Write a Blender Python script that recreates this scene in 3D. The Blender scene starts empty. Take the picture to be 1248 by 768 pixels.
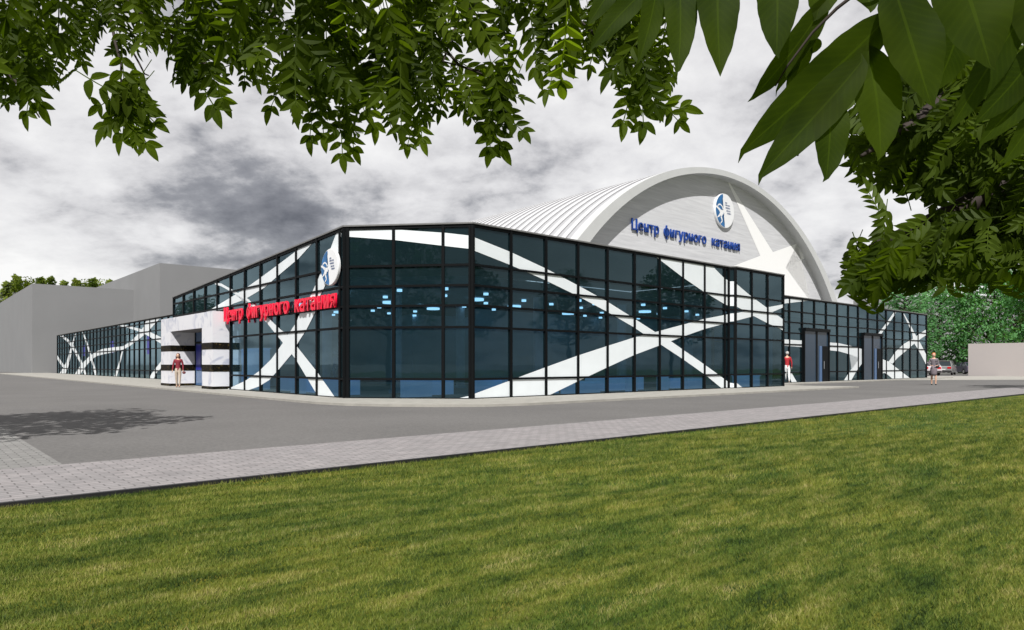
import bpy, bmesh, math, random
import numpy as np
from mathutils import Vector, Matrix
R_=math.radians
random.seed(7); rng=np.random.default_rng(11)
scene=bpy.context.scene
col=scene.collection
# ------------------------------------------------------------------ frames
# building frame: x runs along the right-hand facade, y away along the left-hand facade,
# turned ANG about z at the origin (the viewer's spot)
ANG=math.atan2(.662,.7496); CA,SA=math.cos(ANG),math.sin(ANG)
EYE=1.2; F=848.0; CX=624.0; HY=444.0
def to_world(x,y,z=0): return Vector((CA*x-SA*y, SA*x+CA*y, z))
def to_local(X,Y,z=0): return Vector((CA*X+SA*Y, -SA*X+CA*Y, z))
def sight(px,py,Y):                      # world point at distance Y
    return Vector(((px-CX)/F*Y, Y, EYE+(HY-py)/F*Y))
# ------------------------------------------------------------------ materials
MATS={}
def nodes(name):
    m=bpy.data.materials.new(name); m.use_nodes=True; nt=m.node_tree
    return m,nt,nt.nodes['Principled BSDF'],nt.nodes,nt.links
def mat(name,colr,rough=.6,metal=0,var=.0,scale=6,bump=0,spec=.5,coord='Object',emit=None,estr=0,trans=0,stretch=(1,1,1),detail=6):
    if name in MATS: return MATS[name]
    m,nt,b,N,L=nodes(name)
    b.inputs['Roughness'].default_value=rough; b.inputs['Metallic'].default_value=metal
    b.inputs['Specular IOR Level'].default_value=spec
    c=(*colr,1)
    tc=N.new('ShaderNodeTexCoord'); mp=N.new('ShaderNodeMapping'); mp.inputs['Scale'].default_value=stretch
    L.new(tc.outputs[coord],mp.inputs[0])
    n=N.new('ShaderNodeTexNoise'); n.inputs['Scale'].default_value=scale; n.inputs['Detail'].default_value=detail
    L.new(mp.outputs[0],n.inputs[0])
    r=N.new('ShaderNodeValToRGB'); r.color_ramp.elements[0].position=.3; r.color_ramp.elements[1].position=.7
    r.color_ramp.elements[0].color=(*[x*(1-var) for x in colr],1); r.color_ramp.elements[1].color=(*[min(1,x*(1+var)) for x in colr],1)
    L.new(n.outputs[0],r.inputs[0]); L.new(r.outputs[0],b.inputs['Base Color'])
    if bump:
        bp=N.new('ShaderNodeBump'); bp.inputs['Strength'].default_value=bump; bp.inputs['Distance'].default_value=.02
        L.new(n.outputs[0],bp.inputs['Height']); L.new(bp.outputs[0],b.inputs['Normal'])
    if emit:
        b.inputs['Emission Color'].default_value=(*emit,1); b.inputs['Emission Strength'].default_value=estr
    MATS[name]=m; return m
def mat_glass(name,tint,refl):
    m,nt,b,N,L=nodes(name); N.remove(b); out=N['Material Output']
    tr=N.new('ShaderNodeBsdfTransparent'); tr.inputs[0].default_value=(*tint,1)
    gl=N.new('ShaderNodeBsdfGlossy'); gl.inputs['Roughness'].default_value=.02; gl.inputs[0].default_value=(*refl,1)
    fr=N.new('ShaderNodeFresnel'); fr.inputs[0].default_value=1.52
    tc=N.new('ShaderNodeTexCoord'); no=N.new('ShaderNodeTexNoise'); no.inputs['Scale'].default_value=.9
    bp=N.new('ShaderNodeBump'); bp.inputs['Strength'].default_value=.05; bp.inputs['Distance'].default_value=.05
    L.new(tc.outputs['Object'],no.inputs[0]); L.new(no.outputs[0],bp.inputs['Height'])
    L.new(bp.outputs[0],gl.inputs['Normal']); L.new(bp.outputs[0],fr.inputs['Normal'])
    df=N.new('ShaderNodeBsdfDiffuse'); df.inputs[0].default_value=(.030,.072,.088,1); m0=N.new('ShaderNodeMixShader'); m0.inputs[0].default_value=.22
    L.new(tr.outputs[0],m0.inputs[1]); L.new(df.outputs[0],m0.inputs[2])
    mx=N.new('ShaderNodeMixShader'); fm=N.new('ShaderNodeMath'); fm.operation='MULTIPLY'; fm.inputs[1].default_value=1.25; L.new(fr.outputs[0],fm.inputs[0]); L.new(fm.outputs[0],mx.inputs[0]); L.new(m0.outputs[0],mx.inputs[1]); L.new(gl.outputs[0],mx.inputs[2])
    L.new(mx.outputs[0],out.inputs[0]); return m
def mat_leaf(name,c0,c1,trans=.35,scale=3,vein=False,rough=.5,emitgeo='Object'):
    m,nt,b,N,L=nodes(name)
    tc=N.new('ShaderNodeTexCoord'); n=N.new('ShaderNodeTexNoise'); n.inputs['Scale'].default_value=scale; n.inputs['Detail'].default_value=3
    L.new(tc.outputs['Object'],n.inputs[0])
    r=N.new('ShaderNodeValToRGB'); r.color_ramp.elements[0].position=.35; r.color_ramp.elements[1].position=.66
    r.color_ramp.elements[0].color=(*c0,1); r.color_ramp.elements[1].color=(*c1,1); L.new(n.outputs[0],r.inputs[0])
    colout=r.outputs[0]
    if vein:
        uv=N.new('ShaderNodeUVMap'); sp=N.new('ShaderNodeSeparateXYZ'); L.new(uv.outputs[0],sp.inputs[0])
        def M(op,a,bv):
            q=N.new('ShaderNodeMath'); q.operation=op
            for i,v in ((0,a),(1,bv)):
                if v is None: continue
                if isinstance(v,(int,float)): q.inputs[i].default_value=v
                else: L.new(v,q.inputs[i])
            return q.outputs[0]
        ay=M('ABSOLUTE',sp.outputs[1],None)
        w=M('SINE',M('MULTIPLY',M('SUBTRACT',sp.outputs[0],M('MULTIPLY',ay,.16)),95.0),None)
        w=M('MULTIPLY',M('POWER',M('ADD',M('MULTIPLY',w,.5),.5),4.0),1.0)
        mid=M('LESS_THAN',ay,.05)
        w=M('MAXIMUM',M('MULTIPLY',w,.07),M('MULTIPLY',mid,.30))
        mx=N.new('ShaderNodeMixRGB'); L.new(w,mx.inputs[0]); L.new(colout,mx.inputs[1]); mx.inputs[2].default_value=(*[x*1.9 for x in c1],1)
        colout=mx.outputs[0]
        bp=N.new('ShaderNodeBump'); bp.inputs['Strength'].default_value=.25; bp.inputs['Distance'].default_value=.0006; L.new(w,bp.inputs['Height']); L.new(bp.outputs[0],b.inputs['Normal'])
    L.new(colout,b.inputs['Base Color']); b.inputs['Roughness'].default_value=rough; b.inputs['Specular IOR Level'].default_value=.10
    t=N.new('ShaderNodeBsdfTranslucent'); mm=N.new('ShaderNodeMixRGB'); mm.blend_type='MULTIPLY'; mm.inputs[0].default_value=1
    L.new(colout,mm.inputs[1]); mm.inputs[2].default_value=(1.9,2.0,.75,1); L.new(mm.outputs[0],t.inputs[0])
    mx=N.new('ShaderNodeMixShader'); mx.inputs[0].default_value=trans
    L.new(b.outputs[0],mx.inputs[1]); L.new(t.outputs[0],mx.inputs[2]); L.new(mx.outputs[0],N['Material Output'].inputs[0])
    return m
# ------------------------------------------------------------------ mesh builder
class MB:
    def __init__(s): s.v=[]; s.f=[]; s.m=[]
    def add(s,vs,fs,mi=0):
        o=len(s.v); s.v+= [tuple(v) for v in vs]; s.f+=[tuple(i+o for i in f) for f in fs]; s.m+=[mi]*len(fs)
    def box(s,x0,x1,y0,y1,z0,z1,mi=0):
        s.add([(x0,y0,z0),(x1,y0,z0),(x1,y1,z0),(x0,y1,z0),(x0,y0,z1),(x1,y0,z1),(x1,y1,z1),(x0,y1,z1)],
              [(0,3,2,1),(4,5,6,7),(0,1,5,4),(1,2,6,5),(2,3,7,6),(3,0,4,7)],mi)
    def prism(s,poly,off,mi=0):
        n=len(poly); off=Vector(off); a=[Vector(p) for p in poly]; b=[p+off for p in a]
        s.add(a+b,[tuple(range(n-1,-1,-1)),tuple(range(n,2*n))]+[(i,(i+1)%n,n+(i+1)%n,n+i) for i in range(n)],mi)
    def tube(s,pts,rads,n=8,mi=0):
        pts=[Vector(p) for p in pts]; rings=[]
        for i,p in enumerate(pts):
            d=(pts[min(i+1,len(pts)-1)]-pts[max(i-1,0)]).normalized()
            a=d.orthogonal().normalized() if i==0 else (a-d*a.dot(d)).normalized()
            b=d.cross(a); r=rads[i] if hasattr(rads,'__len__') else rads
            rings.append([p+(a*math.cos(t)+b*math.sin(t))*r for t in [2*math.pi*k/n for k in range(n)]])
        vs=[v for r in rings for v in r]; fs=[]
        for i in range(len(pts)-1):
            for k in range(n): fs.append((i*n+k,i*n+(k+1)%n,(i+1)*n+(k+1)%n,(i+1)*n+k))
        fs.append(tuple(range(n-1,-1,-1))); fs.append(tuple((len(pts)-1)*n+k for k in range(n)))
        s.add(vs,fs,mi)
    def ball(s,c,r,nu=12,nv=8,mi=0):
        c=Vector(c); r=r if hasattr(r,'__len__') else (r,r,r); vs=[];fs=[]
        for j in range(nv+1):
            th=math.pi*j/nv
            for i in range(nu):
                ph=2*math.pi*i/nu; vs.append((c.x+r[0]*math.sin(th)*math.cos(ph),c.y+r[1]*math.sin(th)*math.sin(ph),c.z+r[2]*math.cos(th)))
        for j in range(nv):
            for i in range(nu): fs.append((j*nu+i,(j+1)*nu+i,(j+1)*nu+(i+1)%nu,j*nu+(i+1)%nu))
        s.add(vs,fs,mi)
    def build(s,name,mats,parent=None,org=None,smooth=False,rot=None):
        """parent: Empty whose ['_o'] is its origin in this mesh's frame; org: origin for a top-level mesh"""
        o=Vector(parent_org[parent.name]) if parent and parent.name in parent_org else (Vector(org) if org else Vector((0,0,0)))
        me=bpy.data.meshes.new(name); me.from_pydata([(v[0]-o.x,v[1]-o.y,v[2]-o.z) for v in s.v],[],s.f)
        mats=mats if isinstance(mats,(list,tuple)) else [mats]
        for m in mats: me.materials.append(m)
        if len(mats)>1: me.polygons.foreach_set('material_index',s.m)
        if smooth: me.shade_smooth()
        me.update(); ob=bpy.data.objects.new(name,me); col.objects.link(ob)
        if parent: ob.parent=parent; parent_org[ob.name]=tuple(o)
        elif org is not None and rot is None: ob.location=o
        elif rot is not None: ob.location=to_world(o.x,o.y,o.z); ob.rotation_euler.z=rot
        return ob
parent_org={}
def tag(o,label=None,cat=None,group=None,kind=None):
    if label: o['label']=label
    if cat: o['category']=cat
    if group: o['group']=group
    if kind: o['kind']=kind
    return o
def empty(name,org,local=True,rz=0):
    """origin given in the building frame when local, else in world"""
    e=bpy.data.objects.new(name,None); e.empty_display_size=.3; col.objects.link(e)
    if local: e.location=to_world(*org); e.rotation_euler.z=ANG; parent_org[e.name]=tuple(org)
    else: e.location=org; e.rotation_euler.z=rz; parent_org[e.name]=(0,0,0)
    return e
def copy_tree(o,parent=None):
    c=o.copy(); col.objects.link(c); c.parent=parent
    for ch in list(o.children): copy_tree(ch,c)
    return c
# ------------------------------------------------------------------ camera, sun, sky
cam=bpy.data.cameras.new('camera'); co=bpy.data.objects.new('camera',cam); col.objects.link(co); scene.camera=co
co.location=(0,0,EYE); co.rotation_euler=(R_(90),0,0); cam.sensor_width=36; cam.lens=F/1248*36
cam.shift_y=60/1248; cam.clip_start=.05; cam.clip_end=3000
SEL=R_(49); sdir=Vector((-.10,-1,0)).normalized()*math.cos(SEL)+Vector((0,0,math.sin(SEL)))
sl=bpy.data.lights.new('sun','SUN'); sl.energy=5.0; sl.angle=R_(.5); sl.color=(1,.975,.94)
so=bpy.data.objects.new('sun',sl); col.objects.link(so); so.rotation_euler=(-sdir).to_track_quat('-Z','Y').to_euler(); so.location=(0,-20,40)
w=bpy.data.worlds.new('World'); scene.world=w; w.use_nodes=True; N=w.node_tree.nodes; L=w.node_tree.links
bg=N['Background']
sky=N.new('ShaderNodeTexSky'); sky.sky_type='NISHITA'; sky.sun_disc=False; sky.sun_elevation=SEL; sky.sun_rotation=math.atan2(sdir.x,sdir.y)
def mth(op,a,b=None,c=None,clamp=False):
    q=N.new('ShaderNodeMath'); q.operation=op; q.use_clamp=clamp
    for i,v in enumerate((a,b,c)):
        if v is None: continue
        if isinstance(v,(int,float)): q.inputs[i].default_value=v
        else: L.new(v,q.inputs[i])
    return q.outputs[0]
tc=N.new('ShaderNodeTexCoord'); sp=N.new('ShaderNodeSeparateXYZ'); L.new(tc.outputs['Generated'],sp.inputs[0])
den=mth('ADD',mth('MAXIMUM',sp.outputs[2],0),.34)
cb=N.new('ShaderNodeCombineXYZ'); L.new(mth('DIVIDE',sp.outputs[0],den),cb.inputs[0]); L.new(mth('DIVIDE',sp.outputs[1],den),cb.inputs[1]); cb.inputs[2].default_value=31.7
n0=N.new('ShaderNodeTexNoise'); n0.inputs['Scale'].default_value=1.5; n0.inputs['Detail'].default_value=9; n0.inputs['Roughness'].default_value=.62; n0.inputs['Distortion'].default_value=.1; L.new(cb.outputs[0],n0.inputs[0])
n1=N.new('ShaderNodeTexNoise'); n1.inputs['Scale'].default_value=.6; n1.inputs['Detail'].default_value=5; L.new(cb.outputs[0],n1.inputs[0])
n2=N.new('ShaderNodeTexNoise'); n2.inputs['Scale'].default_value=4.5; n2.inputs['Detail'].default_value=8; n2.inputs['Roughness'].default_value=.66; n2.inputs['Distortion'].default_value=.1; L.new(cb.outputs[0],n2.inputs[0])
nw=N.new('ShaderNodeTexNoise'); nw.inputs['Scale'].default_value=3.0; nw.inputs['Detail'].default_value=4; L.new(cb.outputs[0],nw.inputs[0])
wv=N.new('ShaderNodeVectorMath'); wv.operation='MULTIPLY_ADD'; L.new(nw.outputs[1],wv.inputs[0]); wv.inputs[1].default_value=(.5,.5,.5); L.new(cb.outputs[0],wv.inputs[2])
vo=N.new('ShaderNodeTexVoronoi'); vo.feature='F1'; vo.inputs['Scale'].default_value=2.6; vo.inputs['Detail'].default_value=2; vo.inputs['Roughness'].default_value=.55; vo.normalize=True; L.new(wv.outputs[0],vo.inputs[0])
puff=mth('MULTIPLY_ADD',vo.outputs[0],-.42,.152)
s=mth('ADD',puff,0); s=mth('ADD',s,mth('ADD',mth('MULTIPLY',n0.outputs[0],.55),mth('ADD',mth('MULTIPLY',n1.outputs[0],.3),mth('MULTIPLY',n2.outputs[0],.22))))
s_old=mth('ADD',mth('ADD',mth('MULTIPLY',n0.outputs[0],.55),mth('MULTIPLY',n1.outputs[0],.3)),mth('MULTIPLY',n2.outputs[0],.22))
rp=N.new('ShaderNodeValToRGB'); cr=rp.color_ramp; cr.elements[0].position=.37; cr.elements[0].color=(.12,.12,.135,1); cr.elements[1].position=.66; cr.elements[1].color=(.93,.92,.91,1)
for p,c in ((.43,(.22,.22,.24)),(.465,(.30,.30,.32)),(.495,(.47,.465,.48)),(.522,(.62,.61,.62)),(.565,(.76,.75,.755))):
    e=cr.elements.new(p); e.color=(*c,1)
L.new(s,rp.inputs[0])
sc=N.new('ShaderNodeVectorMath'); sc.operation='SCALE'; sc.inputs[3].default_value=10.0   # sky enters the Background at strength .1
L.new(rp.outputs[0],sc.inputs[0])
mx=N.new('ShaderNodeMixRGB'); mx.inputs[0].default_value=.93; L.new(sky.outputs[0],mx.inputs[1]); L.new(sc.outputs[0],mx.inputs[2])
# sky dimmed behind the viewer, added to cut the fill light in shadows
back_dim=mth('MULTIPLY_ADD',mth('MULTIPLY_ADD',sp.outputs[1],1.4,.55,clamp=True),.66,.34)
sc2=N.new('ShaderNodeVectorMath'); sc2.operation='SCALE'; L.new(mx.outputs[0],sc2.inputs[0]); L.new(back_dim,sc2.inputs[3])
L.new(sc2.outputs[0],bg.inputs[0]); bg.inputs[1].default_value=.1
vs=scene.view_settings; vs.view_transform='Standard'; vs.look='None'; vs.gamma=1; vs.exposure=.12
# ------------------------------------------------------------------ base materials
M_black=mat('black_frame',(.004,.005,.006),.55,spec=.12)
M_cope=mat('grey_coping',(.17,.17,.17),.5,var=.1)
M_glass=mat_glass('teal_glass',(.38,.57,.70),(.60,.84,.95))
M_film=mat('white_film',(.78,.83,.86),.35,var=.03,scale=1.5)
M_bluefilm=mat('blue_panel',(.03,.035,.30),.4)
M_interior=mat('interior_wall',(.42,.55,.68),.8,var=.2,scale=.4)
M_intfloor=mat('interior_floor',(.22,.27,.32),.4,var=.15,scale=1)
M_ceiling=mat('interior_ceiling',(.10,.13,.15),.9,var=.1)
M_column=mat('column_paint',(.55,.65,.75),.6,var=.05)
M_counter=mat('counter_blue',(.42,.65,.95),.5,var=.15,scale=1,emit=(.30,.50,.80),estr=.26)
M_lamp=mat('lamp_glow',(.5,.8,1),.5,emit=(.58,.84,1),estr=2.0)
M_grey=mat('grey_render',(.235,.238,.243),.85,var=.035,scale=.25,bump=.05)
M_red=mat('red_letters',(.86,.008,.045),.4,var=.04)
M_blue=mat('blue_letters',(.002,.045,.27),.4,var=.05)
M_signwhite=mat('sign_white',(.85,.86,.88),.35,var=.02)
M_logoblue=mat('emblem_blue',(.015,.13,.34),.4,var=.25,scale=3)
M_edge=mat('sign_edge',(.35,.36,.38),.4)
M_roof=mat('flat_roof',(.2,.2,.2),.9,var=.1)
M_ring=mat('arch_rim',(.56,.57,.57),.55,var=.04,scale=1)
# wavy metal cladding of the gable
def cladding():
    m,nt,b,N,L=nodes('gable_cladding')
    tc=N.new('ShaderNodeTexCoord'); mp=N.new('ShaderNodeMapping'); mp.inputs['Scale'].default_value=(.32,1,5.0); mp.inputs['Rotation'].default_value=(0,.02,0)
    L.new(tc.outputs['Object'],mp.inputs[0]); n=N.new('ShaderNodeTexNoise'); n.inputs['Scale'].default_value=1.1; n.inputs['Detail'].default_value=7; n.inputs['Roughness'].default_value=.6; n.inputs['Distortion'].default_value=.8
    L.new(mp.outputs[0],n.inputs[0]); r=N.new('ShaderNodeValToRGB'); e=r.color_ramp.elements
    e[0].position=.30; e[0].color=(.55,.555,.58,1); e[1].position=.68; e[1].color=(.70,.705,.73,1); L.new(n.outputs[0],r.inputs[0])
    L.new(r.outputs[0],b.inputs['Base Color']); b.inputs['Roughness'].default_value=.45
    bp=N.new('ShaderNodeBump'); bp.inputs['Strength'].default_value=.25; bp.inputs['Distance'].default_value=.04; L.new(n.outputs[0],bp.inputs['Height']); L.new(bp.outputs[0],b.inputs['Normal'])
    return m
M_clad=cladding()
M_starw=mat('star_white',(.95,.95,.95),.5,var=.01)
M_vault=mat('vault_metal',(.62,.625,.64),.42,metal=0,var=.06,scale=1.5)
def marble(name,base,veinc,sc,lo,hi):
    m,nt,b,N,L=nodes(name)
    tc=N.new('ShaderNodeTexCoord'); n=N.new('ShaderNodeTexNoise'); n.inputs['Scale'].default_value=sc; n.inputs['Detail'].default_value=8; n.inputs['Distortion'].default_value=2.2
    L.new(tc.outputs['Object'],n.inputs[0]); r=N.new('ShaderNodeValToRGB'); e=r.color_ramp.elements
    e[0].position=lo; e[0].color=(*veinc,1); e[1].position=hi; e[1].color=(*base,1); L.new(n.outputs[0],r.inputs[0]); L.new(r.outputs[0],b.inputs['Base Color']); b.inputs['Roughness'].default_value=.3
    return m
M_marble=marble('white_marble',(.78,.78,.82),(.52,.54,.64),.9,.33,.47)
M_dmarble=marble('dark_marble',(.006,.005,.003),(.12,.08,.02),6,.34,.42); M_dmarble.node_tree.nodes['Principled BSDF'].inputs['Roughness'].default_value=.6; M_dmarble.node_tree.nodes['Principled BSDF'].inputs['Specular IOR Level'].default_value=.15
# ------------------------------------------------------------------ the sports centre
bld=empty('sports_centre',(14.3,18.2,0))
tag(bld,'dark glass skating centre with white star stripes and a big ribbed arched roof behind','building')
ROWS=[.70,2.44,3.16,3.83,4.51]
def clip(poly,a,b,c):            # keep a*x+b*y<=c
    out=[]
    for i in range(len(poly)):
        p,q=poly[i],poly[(i+1)%len(poly)]; dp=a*p[0]+b*p[1]-c; dq=a*q[0]+b*q[1]-c
        if dp<=0: out.append(p)
        if (dp<0<dq) or (dq<0<dp):
            t=dp/(dp-dq); out.append((p[0]+(q[0]-p[0])*t,p[1]+(q[1]-p[1])*t))
    return out
class Facade:
    """a straight glazed wall from P0 to P1 (building frame), outward normal to the right of P0->P1"""
    def __init__(s,P0,P1,h0,h1):
        s.P0=Vector((*P0,0)); d=Vector((*P1,0))-s.P0; s.len=d.length; s.d=d/s.len; s.n=Vector((s.d.y,-s.d.x,0)); s.h0=h0; s.h1=h1
    def top(s,t): return s.h0+(s.h1-s.h0)*t/s.len
    def at(s,t,z,o=0): p=s.P0+s.d*t+s.n*o; return (p.x,p.y,z)
    def un(s,px,py):               # where a picture point falls on the wall
        u=(px-CX)/F; v=(HY-py)/F; r=Vector((CA*u+SA,-SA*u+CA,0))
        k=s.P0.dot(s.n)/r.dot(s.n); p=r*k; return ((p-s.P0).dot(s.d),EYE+v*k)
    def block(s,mb,t0,t1,z0,z1,o0,o1,mi=0):     # z1 may be callable
        za=z1(t0) if callable(z1) else z1; zb=z1(t1) if callable(z1) else z1
        ya=z0(t0) if callable(z0) else z0; yb=z0(t1) if callable(z0) else z0
        vs=[s.at(t0,ya,o0),s.at(t1,yb,o0),s.at(t1,yb,o1),s.at(t0,ya,o1),s.at(t0,za,o0),s.at(t1,zb,o0),s.at(t1,zb,o1),s.at(t0,za,o1)]
        mb.add(vs,[(0,3,2,1),(4,5,6,7),(0,1,5,4),(1,2,6,5),(2,3,7,6),(3,0,4,7)],mi)
    def glaze(s,edges,rows=ROWS,zb=.03,post=.09,skip=None,zlow=None,group=None):
        fr=MB()
        for i in range(len(edges)-1):
            a,b=edges[i],edges[i+1]; lo=zlow(a,b) if zlow else zb
            mb=MB(); mb.add([s.at(a+.002,lo,-.005),s.at(b-.002,lo,-.005),s.at(b-.002,s.top(b)-.03,-.005),s.at(a+.002,s.top(a)-.03,-.005)],[(0,1,2,3)]); mb.build('window',M_glass,bld)
            for z in rows:
                if z>lo+.05 and z<min(s.top(a),s.top(b))-.15: s.block(fr,a+post/2,b-post/2,z-.038,z+.038,-.06,.045)
            if lo<.5: s.block(fr,a+post/2,b-post/2,0,.08,-.06,.045)
            else: s.block(fr,a+post/2,b-post/2,lo-.04,lo+.04,-.06,.045)
            s.block(fr,a+post/2,b-post/2,lambda t:s.top(t)-.10,lambda t:s.top(t)-.005,-.06,.045)
        for i,e in enumerate(edges):
            lo=0
            if zlow: lo=max(0,min(zlow(edges[max(i-1,0)],e) if i else 99, zlow(e,edges[min(i+1,len(edges)-1)]) if i<len(edges)-1 else 99)-.04)
            s.block(fr,e-post/2,e+post/2,lo,lambda t:s.top(t)-.003,-.07,.06)
        fr.build('frame',M_black,bld)
        cp=MB(); s.block(cp,edges[0]-.05,edges[-1]+.05,lambda t:s.top(t),lambda t:s.top(t)+.05,-.35,.09); cp.build('coping',M_cope,bld)
    def film(s,pts,scale=None,name='film_stripe',m=None,zmin=.06,tmin=.02,tmax=None,off=.008):
        if scale: pts=[(scale[1]+x/scale[0],scale[2]+y/scale[0]) for x,y in pts]
        P=[s.un(*p) for p in pts]; P=clip(P,-1,0,-tmin); P=clip(P,1,0,(tmax if tmax else s.len-.02)); P=clip(P,0,-1,-zmin)
        k=(s.h1-s.h0)/s.len; P=clip(P,-k,1,s.h0-.08)
        if len(P)<3: return
        bm=bmesh.new(); vsx=[bm.verts.new(s.at(t,z,off)) for t,z in P]
        try: f=bm.faces.new(vsx)
        except ValueError: bm.free(); return
        bmesh.ops.triangulate(bm,faces=[f]); bm.verts.index_update()
        mb=MB(); tri=[[v.co.copy() for v in f.verts] for f in bm.faces]; bm.free()
        for t in tri: mb.add(t,[(0,1,2)])
        ob=mb.build(name,m or M_film,bld); return ob
H=5.86; H0=4.86
# left tall wall: from its far end to the corner, seen from outside the far end is on the left
LX=11.4
FL=Facade((LX,41.0),(LX,21.5),H0,H)
FC=Facade((LX,21.5),(14.3,18.2),H,H)
FR=Facade((14.3,18.2),(29.98,18.2),H,H)
FX=Facade((29.98,18.2),(30.19,17.98),H,H)
FQ=Facade((30.19,17.98),(34.9,17.98),H,H)
FW=Facade((15.15,104.0),(15.15,41.0),4.84,4.84)
FE=Facade((33.2,21.1),(65.8,21.1),5.42,5.42)
PORT0,PORT1=32.9,41.2     # portal span along y
eL=[0]+[19.2*(i/11) for i in range(1,12)]+[19.5]
FL.glaze(eL,post=.10,zlow=lambda a,b:(3.7 if b<=41.0-PORT0+.9 else .03))
FC.glaze([0,.12,1.72,3.42,FC.len-.06,FC.len],post=.10)
FR.glaze([0.02]+[1.7*i for i in range(1,10)]+[15.62],post=.10)
FX.glaze([.02,FX.len-.02],post=.07)
FQ.glaze([.02,1.5,3.05,FQ.len-.02],post=.10)
FW.glaze([63*i/38 for i in range(39)],post=.10)
eE=[FE.un(px,450)[0] for px in (961.7,977.3,992.2,1006.6,1020.3,1033.6,1045.6,1057.5,1069.2,1079.7,1089.8,1100,1109,1118.4)]
eE=[0]+eE+[FE.len]
D1=(977.9,1008.0); D2=(1050.0,1072.6)
FE.glaze(eE,post=.10)
# end return of the right wing and of the tall block
for bx in ((65.8,65.9,21.12,27.9,0,5.42),(34.85,34.95,18.05,21.0,0,H),(LX+.1,15.1,40.98,41.08,0,H0-.02),(15.2,23,103.95,104.05,0,4.8)):
    mb=MB(); mb.box(*bx); mb.build('end_wall',M_black,bld)
# film stripes ---- left tall wall
z1=None
FL.film([(235,389),(255,378.4),(285.8,359.9),(302.5,349.3),(321,336.1),(341.3,321.1),(363.4,304.4),(376,290),(392,286),(381,296.4),(364.2,315),(341.3,334.3),(322,351),(298,365.2),(284,370.5),(268,379.3),(250,390)],zmin=3.75)
FL.film([(262,344.5),(270,345.6),(286,354.6),(303,364.5),(328.8,389),(343.3,402.5),(351.7,408),(363,423.3),(387,453.5),(412,489),(390,489),(387,481.7),(362,440),(356,431.7),(344.4,417),(322.5,390),(301.7,367),(286,358),(270,349),(262,346.5)],off=.010)
FL.film([(416.6,276),(416.2,285),(415.4,300),(411,312),(396.9,347.6),(389.8,361.7),(385,379.6),(373.5,402.5),(364,417),(355.8,431.7),(340,450.4),(328.8,463),(316,471),(299.6,476.8),(280,480),(274.6,475.6),(299.6,464),(316,452.5),(330.8,438),(344.4,419),(351.7,407.7),(362,392),(364,386),(377.5,363.4),(388,340.5),(403,303.5),(410,285),(413,276)],off=.012)
# corner wall
FC.film([(421,280.6),(482,279.8),(544,284),(576,287.6),(576,303.8),(543,300),(482,292.8),(421,288.4)])
FC.film([(547.5,487.6),(572.5,482.5),(578,481),(578,492),(547,490)])
# right wall
a=[(573,288),(577,289),(621.7,307),(665,327.3),(703.7,347.6),(739,367),(773.6,388.8),(798.5,404.8),(817.7,416),(834.5,428),(859.4,445),(883.4,462.5),(890,467.5),(890,482),(880,473.8),(859.4,457),(832,437.7),(806.5,420.9),(785.6,408),(771.5,398.5),(739,379.6),(702.8,360.3),(664,341.4),(621.7,323),(577,305.3),(573,303.6)]
FR.film(a)
FR.film([(570,482.5),(576.7,480.5),(621.7,463.7),(664,447.9),(702.8,433.8),(739,422),(771.5,411.7),(803,404),(832,395.7),(857.8,388.8),(885,383.5),(890,382.6),(890,393),(882.6,394.7),(859.4,400.8),(832,410.4),(803,421.3),(772.4,432.9),(739.8,447.9),(704.5,464.6),(667.5,482.6),(658,492),(570,492)],off=.010)
FR.film([(800,314),(804,316.8),(831.3,337.7),(857,355.3),(881,369.7),(892,375),(892,345),(881.8,338.5),(872,328.5),(866,321)],off=.012)
FX.film([(885,343),(897,343),(897,373),(885,373)]); FX.film([(885,382.6),(897,381.8),(897,391.5),(885,392.3)]); FX.film([(885,465.8),(897,467.8),(897,480),(885,480)])
FQ.film([(894,343.2),(896.2,344.9),(913,359.3),(934.7,375.3),(958,392),(958,405),(949,400),(934.7,393.8),(918.7,385.4),(908,379.3),(896,373),(894,372)])
FQ.film([(894,382),(897.8,381.6),(909,379.3),(925,378),(925,384.5),(918.7,385.3),(899.4,390.4),(894,391.5)],off=.010)
FQ.film([(894,465),(899.4,468),(906.6,473.8),(910,478),(894,478)])
FQ.film([(933,375.6),(935.5,374.5),(953,371.3),(958,370.5),(958,374),(953,375.3),(942,380),(936,378)],off=.010)
# left wing
W=(7.68,60,370)
for p in ([(30,407),(35,415),(70,475),(135,570),(152,604),(120,590),(70,510),(35,455),(30,450)],
 [(243,283),(252,283),(225,390),(212,460),(180,590),(150,664),(92,664),(125,610),(165,540),(206,400)],
 [(88,290),(130,297),(180,335),(225,385),(260,450),(305,540),(330,600),(352,674),(334,674),(316,622),(290,555),(240,465),(205,402),(168,357),(120,316),(88,298)],
 [(238,664),(300,570),(380,490),(440,450),(500,425),(600,410),(690,400),(750,365),(820,300),(890,210),(925,110),(1075,95),(1055,118),(1000,180),(920,270),(840,335),(750,402),(690,432),(600,456),(520,472),(450,490),(400,522),(330,602),(285,675)],
 [(308,260),(318,258),(357,360),(402,500),(428,590),(454,690),(434,690),(390,522),(345,372)],
 [(680,448),(692,448),(657,600),(628,704),(603,704),(648,570)],
 [(620,186),(720,203),(840,233),(940,263),(1120,350),(1120,415),(1060,382),(900,287),(830,257),(730,226),(630,204)],
 [(925,722),(960,655),(1060,525),(1100,480),(1100,540),(1060,592),(1000,655),(972,725)]):
    FW.film(p,W,off=random.choice((.008,.010,.012,.014))+random.random()*.001)
for p in ([(315,392),(335,390),(335,490),(315,492)],[(575,352),(603,350),(603,462),(575,462)],[(915,305),(945,300),(945,470),(915,475)]): FW.film(p,W,'blue_panel',M_bluefilm,off=.005)
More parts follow.
